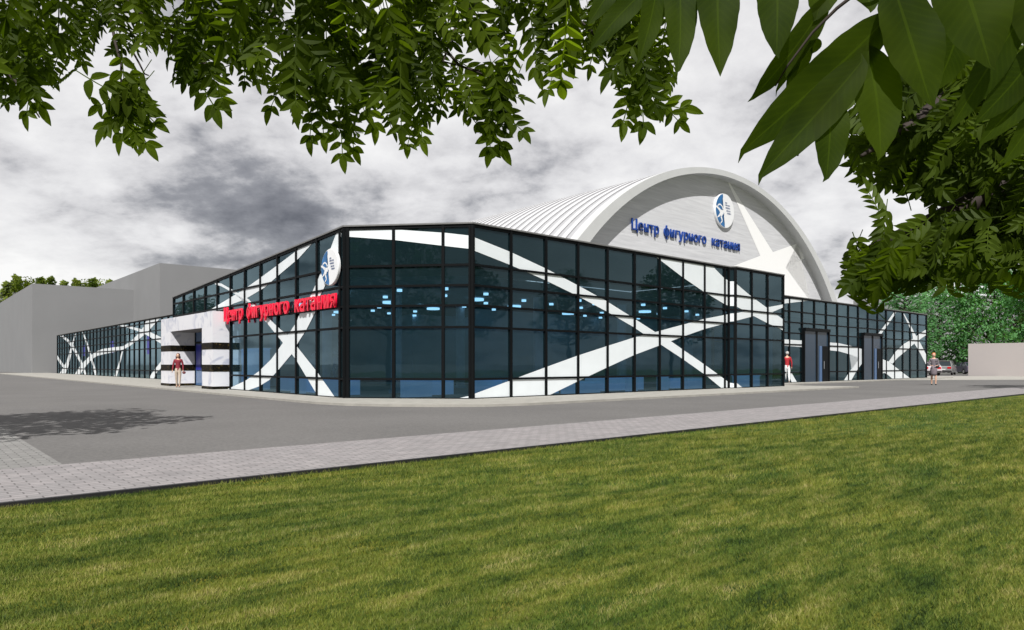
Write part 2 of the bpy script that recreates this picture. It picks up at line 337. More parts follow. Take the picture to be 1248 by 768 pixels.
FW.film([(262,600),(275,600),(275,700),(262,700)],(1,-20,-150),'blue_panel',M_bluefilm)
# right wing
V=(6.4,950,355)
for p in ([(20,374),(35,375),(180,385),(180,436),(40,426),(20,425)],
 [(372,398),(460,405),(550,425),(658,455),(656,545),(600,622),(545,720),(490,712),(560,610),(622,520),(545,492),(460,468),(372,460)],
 [(20,68),(60,60),(175,60),(275,66),(175,80),(75,92),(20,98)],
 [(770,328),(830,250),(888,168),(918,150),(850,256),(786,342)],[(962,172),(972,178),(1020,260),(1052,325),(1035,332),(1008,270)],
 [(1140,300),(1100,325),(1040,370),(970,410),(905,470),(850,550),(880,566),(920,520),(980,470),(1060,400),(1140,344)],
 [(1035,328),(1053,328),(1090,390),(1142,492),(1142,572),(1085,462),(1040,392)],
 [(795,528),(850,548),(915,600),(1035,692),(900,700),(850,657),(820,637),(795,642)],
 [(60,620),(95,640),(142,722),(98,722)]):
    FE.film(p,V,off=random.choice((.008,.010,.012,.014))+random.random()*.001)
# doors of the right wing (> leaf panes, handle)
M_doorglass=mat('door_glass',(.028,.050,.080),.2,spec=.3)
M_doorlight=mat('door_edge_glass',(.07,.14,.28),.2,spec=.4)
for (xa,xb,zt) in ((*D1,3.34),(*D2,3.30)):
    t0=FE.un(xa,450)[0]; t1=FE.un(xb,450)[0]; wd=t1-t0
    mb=MB(); FE.block(mb,t0,t0+.07,0,zt,-.02,.16); FE.block(mb,t1-.14,t1,0,zt,-.02,.20); FE.block(mb,t0,t1,zt,zt+.20,-.02,.24); FE.block(mb,t0+wd*.46,t0+wd*.52,0,zt,-.02,.15)
    d=mb.build('door',M_black,bld)
    mb=MB(); FE.block(mb,t0+.07,t0+wd*.46,.05,zt,.05,.12); mb.build('fixed_pane',M_doorglass,d)
    mb=MB(); FE.block(mb,t0+wd*.52,t1-.14,.05,zt,.05,.12); mb.build('fixed_pane',M_doorglass,d)
    mb=MB(); FE.block(mb,t0+wd*.60,t0+wd*.70,.05,zt*.72,.125,.15); mb.build('glass_edge',M_doorlight,d)
    mb=MB(); FE.block(mb,t0+wd*.70,t1-.14,.05,zt*.72,.125,.17); mb.build('door_leaf',M_black,d)
    mb=MB(); mb.tube([FE.at(t0+wd*.74,.9,.22),FE.at(t0+wd*.74,1.4,.22)],.015); mb.build('handle',M_edge,d)
# roofs (flat, tilting down along the left wall)
mb=MB(); mb.add([(LX,41,H0-.04),(LX,21.5,H-.04),(14.3,18.2,H-.04),(29.98,18.2,H-.04),(30.19,17.98,H-.04),(34.9,17.98,H-.04),(34.9,28.2,H-.04),(26,28.2,H-.04),(26,41,H0-.04)],[(0,1,8),(1,2,3,4,5,6,7),(1,7,8)])
mb.build('flat_roof',M_roof,bld)
mb=MB(); mb.box(34.95,65.8,21.12,28.6,5.3,5.38); mb.box(15.2,23,41,104,4.7,4.8); mb.build('wing_roof',M_roof,bld)
# interiors
mb=MB(); mb.add([(LX+.1,41,.03),(LX+.1,21.6,.03),(14.35,18.35,.03),(34.8,18.35,.03),(34.8,40,.03)],[(0,1,2,3,4)]); mb.box(35,65.7,21.3,28,.0,.03); mb.box(15.3,23,41,103.9,0,.03); mb.build('interior_floor',M_intfloor,bld)
mb=MB()
for za in (4.05,): mb.prism([(LX+.15,40.9,za),(LX+.15,21.6,za),(14.4,18.4,za),(34.7,18.4,za),(34.7,40,za)],(0,0,.12))
mb.box(35,65.7,21.3,28,4.1,4.2); mb.box(15.3,22.9,41.2,103.9,3.9,4.0); mb.build('ceiling',M_ceiling,bld)
mb=MB(); mb.box(34.6,34.75,18.5,27.5,.03,4.05); mb.box(22,34.6,33.5,33.65,.03,4.05); mb.box(22,22.15,33.65,40.8,.03,4.05); mb.box(11.6,22,40.7,40.85,.03,4.05); mb.box(35,65.7,26.5,26.6,.03,4.1); mb.box(18.8,18.95,41.2,103.9,.03,3.9)
mb.build('interior_wall',M_interior,bld)
for bx in ((22,34.7,28.0,28.1,.03,5.75),(34.62,34.72,21.2,27.9,.03,5.75),(22,22.1,28.2,40.6,4.2,4.75),(11.6,22,40.87,40.95,.03,4.78)):
    mb=MB(); mb.box(*bx); mb.build('interior_wall',M_interior,bld)
mb=MB(); mb.box(35,65.7,26.7,26.8,.03,5.25); mb.build('interior_wall',M_interior,bld)
for x,y in ((15,24),(15,30),(15,36),(20.5,21.5),(26,21.5),(31.5,21.5),(20.5,27),(26,27),(38,23.5),(44,23.5),(50,23.5),(56,23.5),(62,23.5)):
    mb=MB(); mb.tube([(x,y,.03),(x,y,.18),(x,y,.19),(x,y,4.05)],[.30,.30,.22,.22],16); mb.build('column',M_column,bld,smooth=False)
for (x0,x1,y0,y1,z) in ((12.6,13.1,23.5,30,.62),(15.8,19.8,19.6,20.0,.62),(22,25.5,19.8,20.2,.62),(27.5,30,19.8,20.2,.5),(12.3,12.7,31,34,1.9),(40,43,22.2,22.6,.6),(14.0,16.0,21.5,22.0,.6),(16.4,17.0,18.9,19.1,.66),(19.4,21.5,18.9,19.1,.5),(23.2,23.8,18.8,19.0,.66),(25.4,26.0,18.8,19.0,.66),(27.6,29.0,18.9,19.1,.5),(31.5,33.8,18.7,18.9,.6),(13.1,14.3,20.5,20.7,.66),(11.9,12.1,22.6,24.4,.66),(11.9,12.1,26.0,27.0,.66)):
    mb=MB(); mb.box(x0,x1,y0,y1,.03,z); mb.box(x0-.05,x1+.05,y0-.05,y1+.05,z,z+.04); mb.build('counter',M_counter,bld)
lp=[]
for i in range(10):
    for j in range(8):
        x=13.2+i*2.2+(j%2)*.9+.3*math.sin(i*5+j*3); y=20.3+j*2.1+(i%3)*.5
        if x<13 or (x-11.4)*3.3+(y-21.5)*2.9<3: continue
        if (i*3+j*5)%7==2: continue
        lp.append((x,y,.32 if (i*2+j)%5==0 else .10))
for x,y,r in lp:
    mb=MB(); mb.tube([(x,y,3.93),(x,y,4.02)],r,20); mb.build('ceiling_lamp',M_lamp,bld)
# marble portal (> columns, bands)
pz=3.64; px0,px1=LX-.60,LX+.70
mb=MB(); mb.box(px0,px1,PORT0,PORT1,2.92,pz); portal=mb.build('portal_lintel',M_marble,bld)
parent_org[portal.name]=parent_org[bld.name]
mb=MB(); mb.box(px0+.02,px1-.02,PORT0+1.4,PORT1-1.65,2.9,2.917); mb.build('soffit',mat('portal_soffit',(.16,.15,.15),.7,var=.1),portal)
for y0,y1 in ((PORT0,PORT0+1.5),(PORT1-1.75,PORT1)):
    xe=px1
    mb=MB(); 
    for za,zb in ((.18,.86),(1.18,1.89),(2.20,2.92)): mb.box(px0,xe,y0,y1,za,zb-.001)
    mb.build('column',M_marble,portal)
    for za,zb in ((0,.18),(.86,1.18),(1.89,2.20)):
        mb=MB(); mb.box(px0-.012,xe+.012,y0-.012,y1+.012,za,zb); mb.build('marble_band',M_dmarble,portal)
# recessed entrance behind the portal
mb=MB(); xg=LX+.66
for y in (PORT0+1.5,35.6,36.9,38.2,PORT1-1.8): mb.box(xg-.05,xg+.05,y-.05,y+.05,0,2.9)
mb.box(xg-.045,xg+.045,PORT0+1.5,PORT1-1.8,2.3,2.4); mb.box(xg-.045,xg+.045,PORT0+1.5,PORT1-1.8,0,.08)
ed=mb.build('entrance_door',M_black,bld); parent_org[ed.name]=parent_org[bld.name]
for y0,y1,mm in ((PORT0+1.55,35.55,M_doorlight),(35.65,36.85,M_doorglass),(36.95,38.15,M_doorglass),(38.25,PORT1-1.85,M_doorlight)):
    mb=MB(); mb.box(xg-.02,xg+.02,y0,y1,.08,2.3); mb.box(xg-.02,xg+.02,y0,y1,2.4,2.9); mb.build('door_pane',mm,ed)
mb=MB(); mb.box(xg-.055,xg-.03,38.45,39.2,.9,2.25); mb.build('blue_panel',M_bluefilm,ed)
# ------------------------------------------------------------------ arena: arched roof and gable
YG=28.2; DG=.80
c1=(46.77,-7.87,23.43); c2=(46.77,-6.61,21.76)
def arc(c,n=96,y=0,z0=.0,wav=0):
    a0=math.asin((z0-c[1])/c[2]); return [(c[0]-c[2]*math.cos(a0+(math.pi-2*a0)*i/n),y,c[1]+c[2]*math.sin(a0+(math.pi-2*a0)*i/n)) for i in range(n+1)]
n=96
A=arc(c1,n,YG); B=arc(c2,n,YG); mb=MB()
A2=arc(c1,n,YG+.35); B2=arc(c2,n,YG+DG)
mb.add(A+B,[(i,i+1,n+2+i,n+1+i) for i in range(n)])
mb.add(A+A2,[(i,n+1+i,n+2+i,i+1) for i in range(n)])
mb.add(B+B2,[(i,i+1,n+2+i,n+1+i) for i in range(n)])
mb.build('arch_rim',M_ring,bld,smooth=False)
# vault with raised ribs every 0.95 m
mb=MB(); ys=[];pitch=1.0; y=YG+.35
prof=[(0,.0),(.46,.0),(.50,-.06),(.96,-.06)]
rings=[]
while y<YG+46:
    for dy,dr in prof: rings.append((y+dy,dr))
    y+=pitch
n2=80; vv=[]
for yy,dr in rings: vv+=arc((c1[0],c1[1],c1[2]-.02+dr),n2,yy,z0=3.0)
ff=[]
for k in range(len(rings)-1):
    for i in range(n2): ff.append((k*(n2+1)+i,(k+1)*(n2+1)+i,(k+1)*(n2+1)+i+1,k*(n2+1)+i+1))
mb.add(vv,ff); mb.m=[{0:0,1:1,2:2,3:1}[k%4] for k in range(len(rings)-1) for i in range(n2)]  # recessed strips and rib edges coloured darker, painting shade between the ribs
mb.build('vaulted_roof',[M_vault,mat('roof_seam_shade',(.20,.20,.21),.6,var=.1),mat('vault_sheet_shade',(.42,.425,.44),.5,var=.06,scale=1.5)],bld)
# gable wall (solid below the arch)
G=arc((c2[0],c2[1],c2[2]+.25),n,YG+DG,z0=0.0); mb=MB(); mb.prism(G,(0,.3,0)); gable=mb.build('gable_wall',M_clad,bld)
mb=MB(); mb.prism(arc((c2[0],c2[1],c2[2]+.2),n,YG+46,z0=0.0),(0,-.3,0)); mb.build('gable_wall',M_clad,bld)
mb=MB(); mb.box(29.6,29.9,28.8,74,0,6.5); mb.box(63.7,64,28.8,74,0,6.5); mb.build('side_wall',M_grey,bld)
FG=Facade((25,YG+DG),(68,YG+DG),30,30)
g=FG.film([(165,95),(172,95),(210,160),(415,485),(550,437),(600,515),(485,570),(622,757),(640,790),(330,790),(100,600),(170,572),(345,505),(195,165)],(4.517,850,200),'star_film',M_starw,off=.014)
# ------------------------------------------------------------------ lettering
def letters(root,word,width,height,depth,m,place,bold=.02,caps=None):
    """every letter a child mesh; the word runs `width` metres"""
    tmp=[]
    def geo(txt):
        c=bpy.data.curves.new('tmp','FONT'); c.body=txt; c.size=1; c.offset=bold; c.extrude=.5; c.resolution_u=4; c.space_character=1.06
        o=bpy.data.objects.new('tmp',c); col.objects.link(o); bpy.context.view_layer.update()
        me=bpy.data.meshes.new_from_object(o.evaluated_get(bpy.context.evaluated_depsgraph_get())); col.objects.unlink(o); bpy.data.objects.remove(o); bpy.data.curves.remove(c)
        return me
    def ext(me): xs=[v.co.x for v in me.vertices]; return min(xs),max(xs)
    full=geo(word); fx0,fx1=ext(full); sx=width/(fx1-fx0); sy=height/.73
    for i,ch in enumerate(word):
        me=geo(ch); a0,a1=ext(me); p0,p1=ext(geo(word[:i+1])); dx=p1-a1-fx0
        for v in me.vertices:
            v.co=Vector(place((v.co.x+dx)*sx, v.co.y*sy, v.co.z*depth))
        me.materials.clear(); me.materials.append(m); me.update()
        me.name='letter'; o=bpy.data.objects.new('letter',me); col.objects.link(o); o.parent=root
def locr(facade,px): return facade.un(px,300)[0]
# blue sign on the gable: x along the wall
sg=empty('wall_sign',(36,YG+DG-.08,10.03)); tag(sg,'blue letters spelling Центр фигурного катания high on the arched gable','sign')
for wd,a,b in (('Центр',768.8,801.7),('фигурного',808,859.4),('катания',866.6,900.3)):
    xa=25+locr(FG,a); xb=25+locr(FG,b)
    letters(sg,wd,xb-xa,.74,.09,M_blue,lambda x,y,z,xa=xa:(x+xa-36,-z,y),bold=.005)
rs=empty('wall_sign',(LX-.12,27,3.17)); tag(rs,'red letters spelling Центр фигурного катания on the glass wall beside the marble portal','sign')
for wd,a,b in (('Центр',276.6,299.2),('фигурного',304.6,355.4),('катания',363.5,413.5)):
    ya=41-FL.un(a,380)[0]; yb=41-FL.un(b,380)[0]
    letters(rs,wd,ya-yb,.62,.07,M_red,lambda x,y,z,ya=ya:(-z,ya-x-27,y),bold=.015)
mb=MB()
for y in np.arange(22.4,33,1.1): mb.box(LX-.1,LX+.0,y-.02,y+.02,3.3,3.34)
mb.box(LX-.10,LX-.07,22.2,32.6,3.28,3.36); mb.build('mounting_rail',M_black,rs)
for ch in rs.children:
    if ch.name.startswith('mounting'): pass
def emblem(org,R,thick,label,frame):
    """frame(x,y,d)->offset from org in the building frame, d outwards"""
    e=empty('emblem_sign',org); tag(e,label,'sign',None); oo=Vector(org)
    def P(x,y,d): return oo+Vector(frame(x*R,y*R,d))
    mb=MB(); nn=64; c=[(math.cos(2*math.pi*i/nn),math.sin(2*math.pi*i/nn)) for i in range(nn)]
    rr=[(1,0),(1,thick*.8),(.97,thick)]
    vs=[P(x*k,y*k,d) for k,d in rr for x,y in c]
    fs=[(j*nn+i,j*nn+(i+1)%nn,(j+1)*nn+(i+1)%nn,(j+1)*nn+i) for j in range(2) for i in range(nn)]
    mb.add(vs,fs); mb.add([P(x*.97,y*.97,thick) for x,y in c],[tuple(range(nn))]); mb.add([P(x,y,0) for x,y in c],[tuple(range(nn-1,-1,-1))])
    mb.build('disc',M_signwhite,e)
    def sheet(poly,d,name,m,par=e):
        mb=MB(); pts=[P(x,y,thick+d) for x,y in poly]; bm=bmesh.new(); f=bm.faces.new([bm.verts.new(p) for p in pts]); bmesh.ops.triangulate(bm,faces=[f])
        for f in bm.faces: mb.add([v.co.copy() for v in f.verts],[(0,1,2)])
        bm.free(); return mb.build(name,m,par)
    arcp=[(.95*math.cos(R_(a)),.95*math.sin(R_(a))) for a in range(106,268,6)]
    bl=sheet(arcp+[(-.03,-.95),(-.02,-.78),(-.16,-.60),(-.10,-.42),(-.22,-.30),(-.08,-.16),(-.28,-.02),(-.16,.10),(-.30,.22),(-.20,.36),(-.26,.55),(-.20,.75),(-.22,.9)],.006,'blue_half',M_logoblue)
    mb=MB()
    def strip(pts,w,d):
        for (a,b,wa,wb) in [(pts[i],pts[i+1],w[i],w[i+1]) for i in range(len(pts)-1)]:
            dx,dy=b[0]-a[0],b[1]-a[1]; l=math.hypot(dx,dy); nx,ny=-dy/l,dx/l
            mb.add([P(a[0]+nx*wa,a[1]+ny*wa,thick+d),P(a[0]-nx*wa,a[1]-ny*wa,thick+d),P(b[0]-nx*wb,b[1]-ny*wb,thick+d),P(b[0]+nx*wb,b[1]+ny*wb,thick+d)],[(0,1,2,3)])
    strip([(-.95,.14),(-.7,.06),(-.45,-.10),(-.15,-.12)],[.05,.06,.10,.12],.012)
    strip([(-.78,.14),(-.68,.26),(-.5,.30),(-.30,.20),(-.2,.06)],[.03,.04,.04,.04,.05],.014)
    strip([(-.4,-.12),(-.55,-.32),(-.80,-.48)],[.09,.07,.02],.016)
    strip([(-.3,-.15),(-.42,-.38),(-.30,-.62),(-.5,-.80)],[.09,.07,.05,.02],.018)
    strip([(-.62,-.02),(-.52,-.02)],[.07,.07],.020)
    mb.build('skater_mark',M_signwhite,e)
    mb=MB(); rg=random.Random(5)
    for yy,x0,x1 in ((.46,.02,.24),(.33,.0,.52),(.18,.06,.50),(.02,.16,.54),(-.12,.22,.60)):
        x=x0
        while x<x1:
            wv=rg.uniform(.04,.08); h=rg.uniform(.035,.05)
            mb.add([P(x,yy-h,thick+.008),P(x+wv,yy-h,thick+.008),P(x+wv,yy+h,thick+.008),P(x,yy+h,thick+.008)],[(0,1,2,3)]); x+=wv+rg.uniform(.02,.05)
    mb.build('small_print',mat('print_blue',(.06,.10,.22),.5),e)
    return e
t,z=FG.un(881,257.4); emblem((25+t,YG+DG-.02,z),1.32,.16,'round blue and white skater emblem high on the arched gable','x').name if False else None
emblem((25+t,YG+DG-.02,z),1.32,.16,'round blue and white skater emblem mounted high on the arched gable',lambda x,y,d:(x,-d,y))
emblem((LX-.08,22.28,4.57),.64,.09,'small round blue and white skater emblem on the glass corner above the red letters',lambda x,y,d:(-d,-x,y))
# ------------------------------------------------------------------ ground
GORG=(0,0,0)
def sheetobj(name,poly,z,m,kind='structure',thick=None):
    mb=MB()
    if thick: mb.prism([(x,y,z-thick) for x,y in poly],(0,0,thick))
    else: mb.add([(x,y,z) for x,y in poly],[tuple(range(len(poly)))])
    o=mb.build(name,m,org=(0,0,0),rot=ANG); tag(o,kind=kind); return o
def mat_asphalt():
    m,nt,b,N,L=nodes('asphalt')
    tc=N.new('ShaderNodeTexCoord'); a=N.new('ShaderNodeTexNoise'); a.inputs['Scale'].default_value=22; a.inputs['Detail'].default_value=8; a.inputs['Roughness'].default_value=.8
    c=N.new('ShaderNodeTexNoise'); c.inputs['Scale'].default_value=.35; c.inputs['Detail'].default_value=5
    L.new(tc.outputs['Object'],a.inputs[0]); L.new(tc.outputs['Object'],c.inputs[0])
    r=N.new('ShaderNodeValToRGB'); e=r.color_ramp.elements; e[0].position=.3; e[0].color=(.100,.097,.095,1); e[1].position=.7; e[1].color=(.205,.198,.192,1); L.new(a.outputs[0],r.inputs[0])
    r2=N.new('ShaderNodeValToRGB'); e=r2.color_ramp.elements; e[0].position=.35; e[0].color=(.88,.88,.88,1); e[1].position=.65; e[1].color=(1.0,1.0,1.0,1); L.new(c.outputs[0],r2.inputs[0])
    m2=N.new('ShaderNodeMixRGB'); m2.blend_type='MULTIPLY'; m2.inputs[0].default_value=1; L.new(r.outputs[0],m2.inputs[1]); L.new(r2.outputs[0],m2.inputs[2]); L.new(m2.outputs[0],b.inputs['Base Color'])
    b.inputs['Roughness'].default_value=.9; b.inputs['Specular IOR Level'].default_value=.2
    bp=N.new('ShaderNodeBump'); bp.inputs['Strength'].default_value=.4; bp.inputs['Distance'].default_value=.01; L.new(a.outputs[0],bp.inputs['Height']); L.new(bp.outputs[0],b.inputs['Normal'])
    return m
def mat_paver(name,ca,cb,cm,bw=.22,rh=.11,mort=.008):
    m,nt,b,N,L=nodes(name)
    tc=N.new('ShaderNodeTexCoord'); br=N.new('ShaderNodeTexBrick'); br.inputs['Scale'].default_value=1
    br.inputs['Brick Width'].default_value=bw; br.inputs['Row Height'].default_value=rh; br.inputs['Mortar Size'].default_value=mort; br.inputs['Mortar Smooth'].default_value=.3
    br.inputs['Color1'].default_value=(*ca,1); br.inputs['Color2'].default_value=(*cb,1); br.inputs['Mortar'].default_value=(*cm,1)
    L.new(tc.outputs['Object'],br.inputs[0]); n=N.new('ShaderNodeTexNoise'); n.inputs['Scale'].default_value=3; n.inputs['Detail'].default_value=9; n.inputs['Roughness'].default_value=.75; L.new(tc.outputs['Object'],n.inputs[0])
    r=N.new('ShaderNodeValToRGB'); e=r.color_ramp.elements; e[0].position=.3; e[0].color=(.78,.78,.78,1); e[1].position=.7; e[1].color=(1.1,1.1,1.1,1); L.new(n.outputs[0],r.inputs[0])
    m2=N.new('ShaderNodeMixRGB'); m2.blend_type='MULTIPLY'; m2.inputs[0].default_value=1; L.new(br.outputs[0],m2.inputs[1]); L.new(r.outputs[0],m2.inputs[2]); L.new(m2.outputs[0],b.inputs['Base Color'])
    b.inputs['Roughness'].default_value=.85; b.inputs['Specular IOR Level'].default_value=.25
    bp=N.new('ShaderNodeBump'); bp.inputs['Strength'].default_value=.5; bp.inputs['Distance'].default_value=.008; L.new(br.outputs['Fac'],bp.inputs['Height']); bp.invert=True; L.new(bp.outputs[0],b.inputs['Normal'])
    return m
def mat_ground():
    m,nt,b,N,L=nodes('lawn')
    tc=N.new('ShaderNodeTexCoord'); mp=N.new('ShaderNodeMapping'); mp.inputs['Scale'].default_value=(1,3.4,1); mp.inputs['Rotation'].default_value=(0,0,R_(30)); L.new(tc.outputs['Object'],mp.inputs[0])
    def noi(s,d,ro=.6,src=mp):
        n=N.new('ShaderNodeTexNoise'); n.inputs['Scale'].default_value=s; n.inputs['Detail'].default_value=d; n.inputs['Roughness'].default_value=ro; L.new(src.outputs[0] if src is mp else src.outputs['Object'],n.inputs[0]); return n.outputs[0]
    a=noi(1.5,9,.74); bb=noi(.28,5); c=noi(30,4,.7,tc)
    r=N.new('ShaderNodeValToRGB'); e=r.color_ramp; e.elements[0].position=.34; e.elements[0].color=(.022,.045,.010,1); e.elements[1].position=.72; e.elements[1].color=(.19,.17,.055,1)
    for p,cc in ((.44,(.050,.088,.012)),(.52,(.085,.125,.014)),(.60,(.125,.150,.022))): x=e.elements.new(p); x.color=(*cc,1)
    L.new(a,r.inputs[0])
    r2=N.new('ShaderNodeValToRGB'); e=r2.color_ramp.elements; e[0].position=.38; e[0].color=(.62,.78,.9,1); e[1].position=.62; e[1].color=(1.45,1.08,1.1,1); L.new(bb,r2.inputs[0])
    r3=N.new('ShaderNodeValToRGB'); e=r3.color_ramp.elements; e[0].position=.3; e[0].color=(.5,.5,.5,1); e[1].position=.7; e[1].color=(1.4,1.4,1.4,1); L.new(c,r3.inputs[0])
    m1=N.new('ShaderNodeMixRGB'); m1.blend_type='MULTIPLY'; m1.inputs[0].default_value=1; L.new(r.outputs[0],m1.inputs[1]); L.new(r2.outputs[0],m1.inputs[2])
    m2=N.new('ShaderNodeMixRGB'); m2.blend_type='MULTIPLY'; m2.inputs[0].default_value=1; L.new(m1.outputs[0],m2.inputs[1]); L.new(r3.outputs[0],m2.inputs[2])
    L.new(m2.outputs[0],b.inputs['Base Color']); b.inputs['Roughness'].default_value=.9; b.inputs['Specular IOR Level'].default_value=.1
    return m
M_asph=mat_asphalt(); M_pave=mat_paver('pavement_blocks',(.32,.298,.300),(.265,.252,.254),(.15,.142,.142))
M_pave2=mat_paver('path_blocks',(.27,.265,.255),(.22,.215,.21),(.12,.12,.115))
M_walk=mat('walk_concrete',(.34,.327,.295),.85,var=.12,scale=3,bump=.1,detail=8)
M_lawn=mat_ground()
sheetobj('ground',[(-1500,-1500),(1500,-1500),(1500,1500),(-1500,1500)],-.06,mat('far_ground',(.16,.16,.15),.9,var=.15,scale=.05))
LE=7.40; PE=9.83      # lawn edge, pavement edge
sheetobj('lawn',[(-60,-60),(160,-60),(160,LE),(-60,LE)],-.03,M_lawn)
sheetobj('road',[(-200,PE),(220,PE),(220,42),(75,54),(60,140),(-200,140)],-.02,M_asph)
sheetobj('pavement',[(-60,LE),(160,LE),(160,PE),(-60,PE)],.0,M_pave,thick=.05)
sheetobj('path',[(-60,PE),(1.5,PE),(1.5,18.5),(-60,18.5)],-.014,M_pave2)
sheetobj('lawn_kerb',[(-60,LE-.05),(160,LE-.05),(160,LE),(-60,LE)],.012,mat('kerb_black',(.012,.012,.014),.6,var=.2),thick=.08)
sheetobj('walkway',[(9.6,112),(9.6,19.9),(9.85,18.6),(10.5,17.4),(11.5,16.3),(12.6,15.45),(14,15.1),(37.3,15.1),(36.6,17.6),(38,19.9),(70,20.3),(70,21.1),(36,21.1),(15.2,41.1),(15.2,112)],.05,M_walk,thick=.07)
sheetobj('car_park_road',[(44,33.0),(58,19.6),(120,-22),(132,-12),(72,30),(50,46)],-.012,M_walk)
# ------------------------------------------------------------------ grass blades
def grass():
    rs=[]
    def lay(Y0,Y1,dens,h):
        Amax=(Y1**2-Y0**2)/2*1.55; n=int(dens*Amax); Y=np.sqrt(rng.uniform(Y0**2,Y1**2,n)); X=Y*rng.uniform(-.78,.78,n)
        ly=-SA*X+CA*Y; k=ly<LE-.07; X,Y=X[k],Y[k]; rs.append((X,Y,np.full(len(X),h)))
    lay(2.6,4.5,15000,.022); lay(4.5,7,7000,.028); lay(7,12,2200,.042); lay(12,24,420,.055)
    X=np.concatenate([r[0] for r in rs]); Y=np.concatenate([r[1] for r in rs]); Hh=np.concatenate([r[2] for r in rs])
    n=len(X); h=Hh*rng.uniform(.5,1.3,n); a=rng.uniform(0,2*np.pi,n); wd=h*.07+.0008
    lean=h*rng.uniform(.2,1.1,n); la=rng.uniform(0,2*np.pi,n)
    v=np.zeros((n,3,3)); v[:,0]=np.c_[X-wd*np.cos(a),Y-wd*np.sin(a),np.full(n,-.032)]; v[:,1]=np.c_[X+wd*np.cos(a),Y+wd*np.sin(a),np.full(n,-.032)]
    v[:,2]=np.c_[X+lean*np.cos(la),Y+lean*np.sin(la),-.03+h]
    me=bpy.data.meshes.new('grass'); me.vertices.add(3*n); me.vertices.foreach_set('co',v.reshape(-1).astype(np.float32)); me.loops.add(3*n); me.loops.foreach_set('vertex_index',np.arange(3*n,dtype=np.int32))
    me.polygons.add(n); me.polygons.foreach_set('loop_start',np.arange(0,3*n,3,dtype=np.int32)); me.polygons.foreach_set('loop_total',np.full(n,3,dtype=np.int32)); me.update(calc_edges=True)
    me.materials.append(mat_blade()); o=bpy.data.objects.new('grass',me); col.objects.link(o); tag(o,'short mown grass of the foreground lawn','grass',kind='stuff')
def mat_blade():
    m,nt,b,N,L=nodes('grass_blade')
    geo=N.new('ShaderNodeNewGeometry'); vr=N.new('ShaderNodeVectorRotate'); vr.rotation_type='Z_AXIS'; vr.inputs['Angle'].default_value=-ANG; L.new(geo.outputs['Position'],vr.inputs[0])
    mp=N.new('ShaderNodeMapping'); mp.inputs['Scale'].default_value=(1,3.4,1); mp.inputs['Rotation'].default_value=(0,0,R_(30)); L.new(vr.outputs[0],mp.inputs[0])
    a=N.new('ShaderNodeTexNoise'); a.inputs['Scale'].default_value=1.2; a.inputs['Detail'].default_value=10; a.inputs['Roughness'].default_value=.80; L.new(mp.outputs[0],a.inputs[0])
    r=N.new('ShaderNodeValToRGB'); e=r.color_ramp; e.elements[0].position=.36; e.elements[0].color=(.040,.070,.018,1); e.elements[1].position=.72; e.elements[1].color=(.40,.35,.16,1)
    for p,cc in ((.44,(0.112,0.163,0.025)),(.50,(0.190,0.232,0.030)),(.58,(0.270,0.280,0.065))): x=e.elements.new(p); x.color=(*cc,1)
    rd=N.new('ShaderNodeMath'); rd.operation='MULTIPLY_ADD'; L.new(geo.outputs['Random Per Island'],rd.inputs[0]); rd.inputs[1].default_value=.16; 
    sb=N.new('ShaderNodeMath'); sb.operation='SUBTRACT'; L.new(a.outputs[0],sb.inputs[0]); sb.inputs[1].default_value=.08; L.new(sb.outputs[0],rd.inputs[2]); L.new(rd.outputs[0],r.inputs[0])
    lo=N.new('ShaderNodeTexNoise'); lo.inputs['Scale'].default_value=.60; lo.inputs['Detail'].default_value=8; lo.inputs['Roughness'].default_value=.68; L.new(mp.outputs[0],lo.inputs[0])
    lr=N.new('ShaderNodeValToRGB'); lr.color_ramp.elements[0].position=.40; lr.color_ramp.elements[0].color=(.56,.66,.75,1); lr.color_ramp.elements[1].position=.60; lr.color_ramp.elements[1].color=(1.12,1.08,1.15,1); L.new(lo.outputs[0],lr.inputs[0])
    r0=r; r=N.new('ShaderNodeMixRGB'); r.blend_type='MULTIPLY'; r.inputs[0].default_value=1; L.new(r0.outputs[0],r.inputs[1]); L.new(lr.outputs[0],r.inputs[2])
    L.new(r.outputs[0],b.inputs['Base Color']); b.inputs['Roughness'].default_value=.6; b.inputs['Specular IOR Level'].default_value=.15
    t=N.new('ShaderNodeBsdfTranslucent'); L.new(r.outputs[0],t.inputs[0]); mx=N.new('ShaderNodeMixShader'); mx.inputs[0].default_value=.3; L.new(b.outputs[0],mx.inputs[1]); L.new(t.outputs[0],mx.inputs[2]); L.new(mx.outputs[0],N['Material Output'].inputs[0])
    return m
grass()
# ------------------------------------------------------------------ grey blocks around
def block(name,poly,h,label,cat='building',m=None,z0=-.06,group=None,coping=True):
    e=empty(name,(poly[0][0],poly[0][1],0)); tag(e,label,cat,group)
    mb=MB(); mb.prism([(x,y,z0) for x,y in poly],(0,0,h-z0)); mb.build('wall',m or M_grey,e)
    if coping:
        cx=sum(p[0] for p in poly)/len(poly); cy=sum(p[1] for p in poly)/len(poly)
        mb=MB(); mb.prism([(x,y,h) for x,y in poly],(0,0,.10)); mb.build('roof',m or M_grey,e)
    return e
def wl(px,Y): p=to_local((px-CX)/F*Y,Y); return p.x,p.y
x,y=wl(39.4,92); h=EYE+97.5/F*92
block('grey_block',[(x,y),(x+13.6,y),(x+13.6,y+60),(x,y+60)],h,'plain light grey windowless block directly behind the far end of the long glass wing')
x,y=wl(194.7,90); h=EYE+122.5/F*90
block('grey_block',[(x,y),(x+14,y),(x+14,y+38),(x,y+38)],h,'tallest plain grey windowless block, rising behind the marble portal')
x,y=wl(24,150); h=EYE+88/F*150
block('grey_block',[(x-30,y),(x,y),(x,y+20),(x-30,y+20)],h,'distant low grey block at the left picture edge below the pine trees')
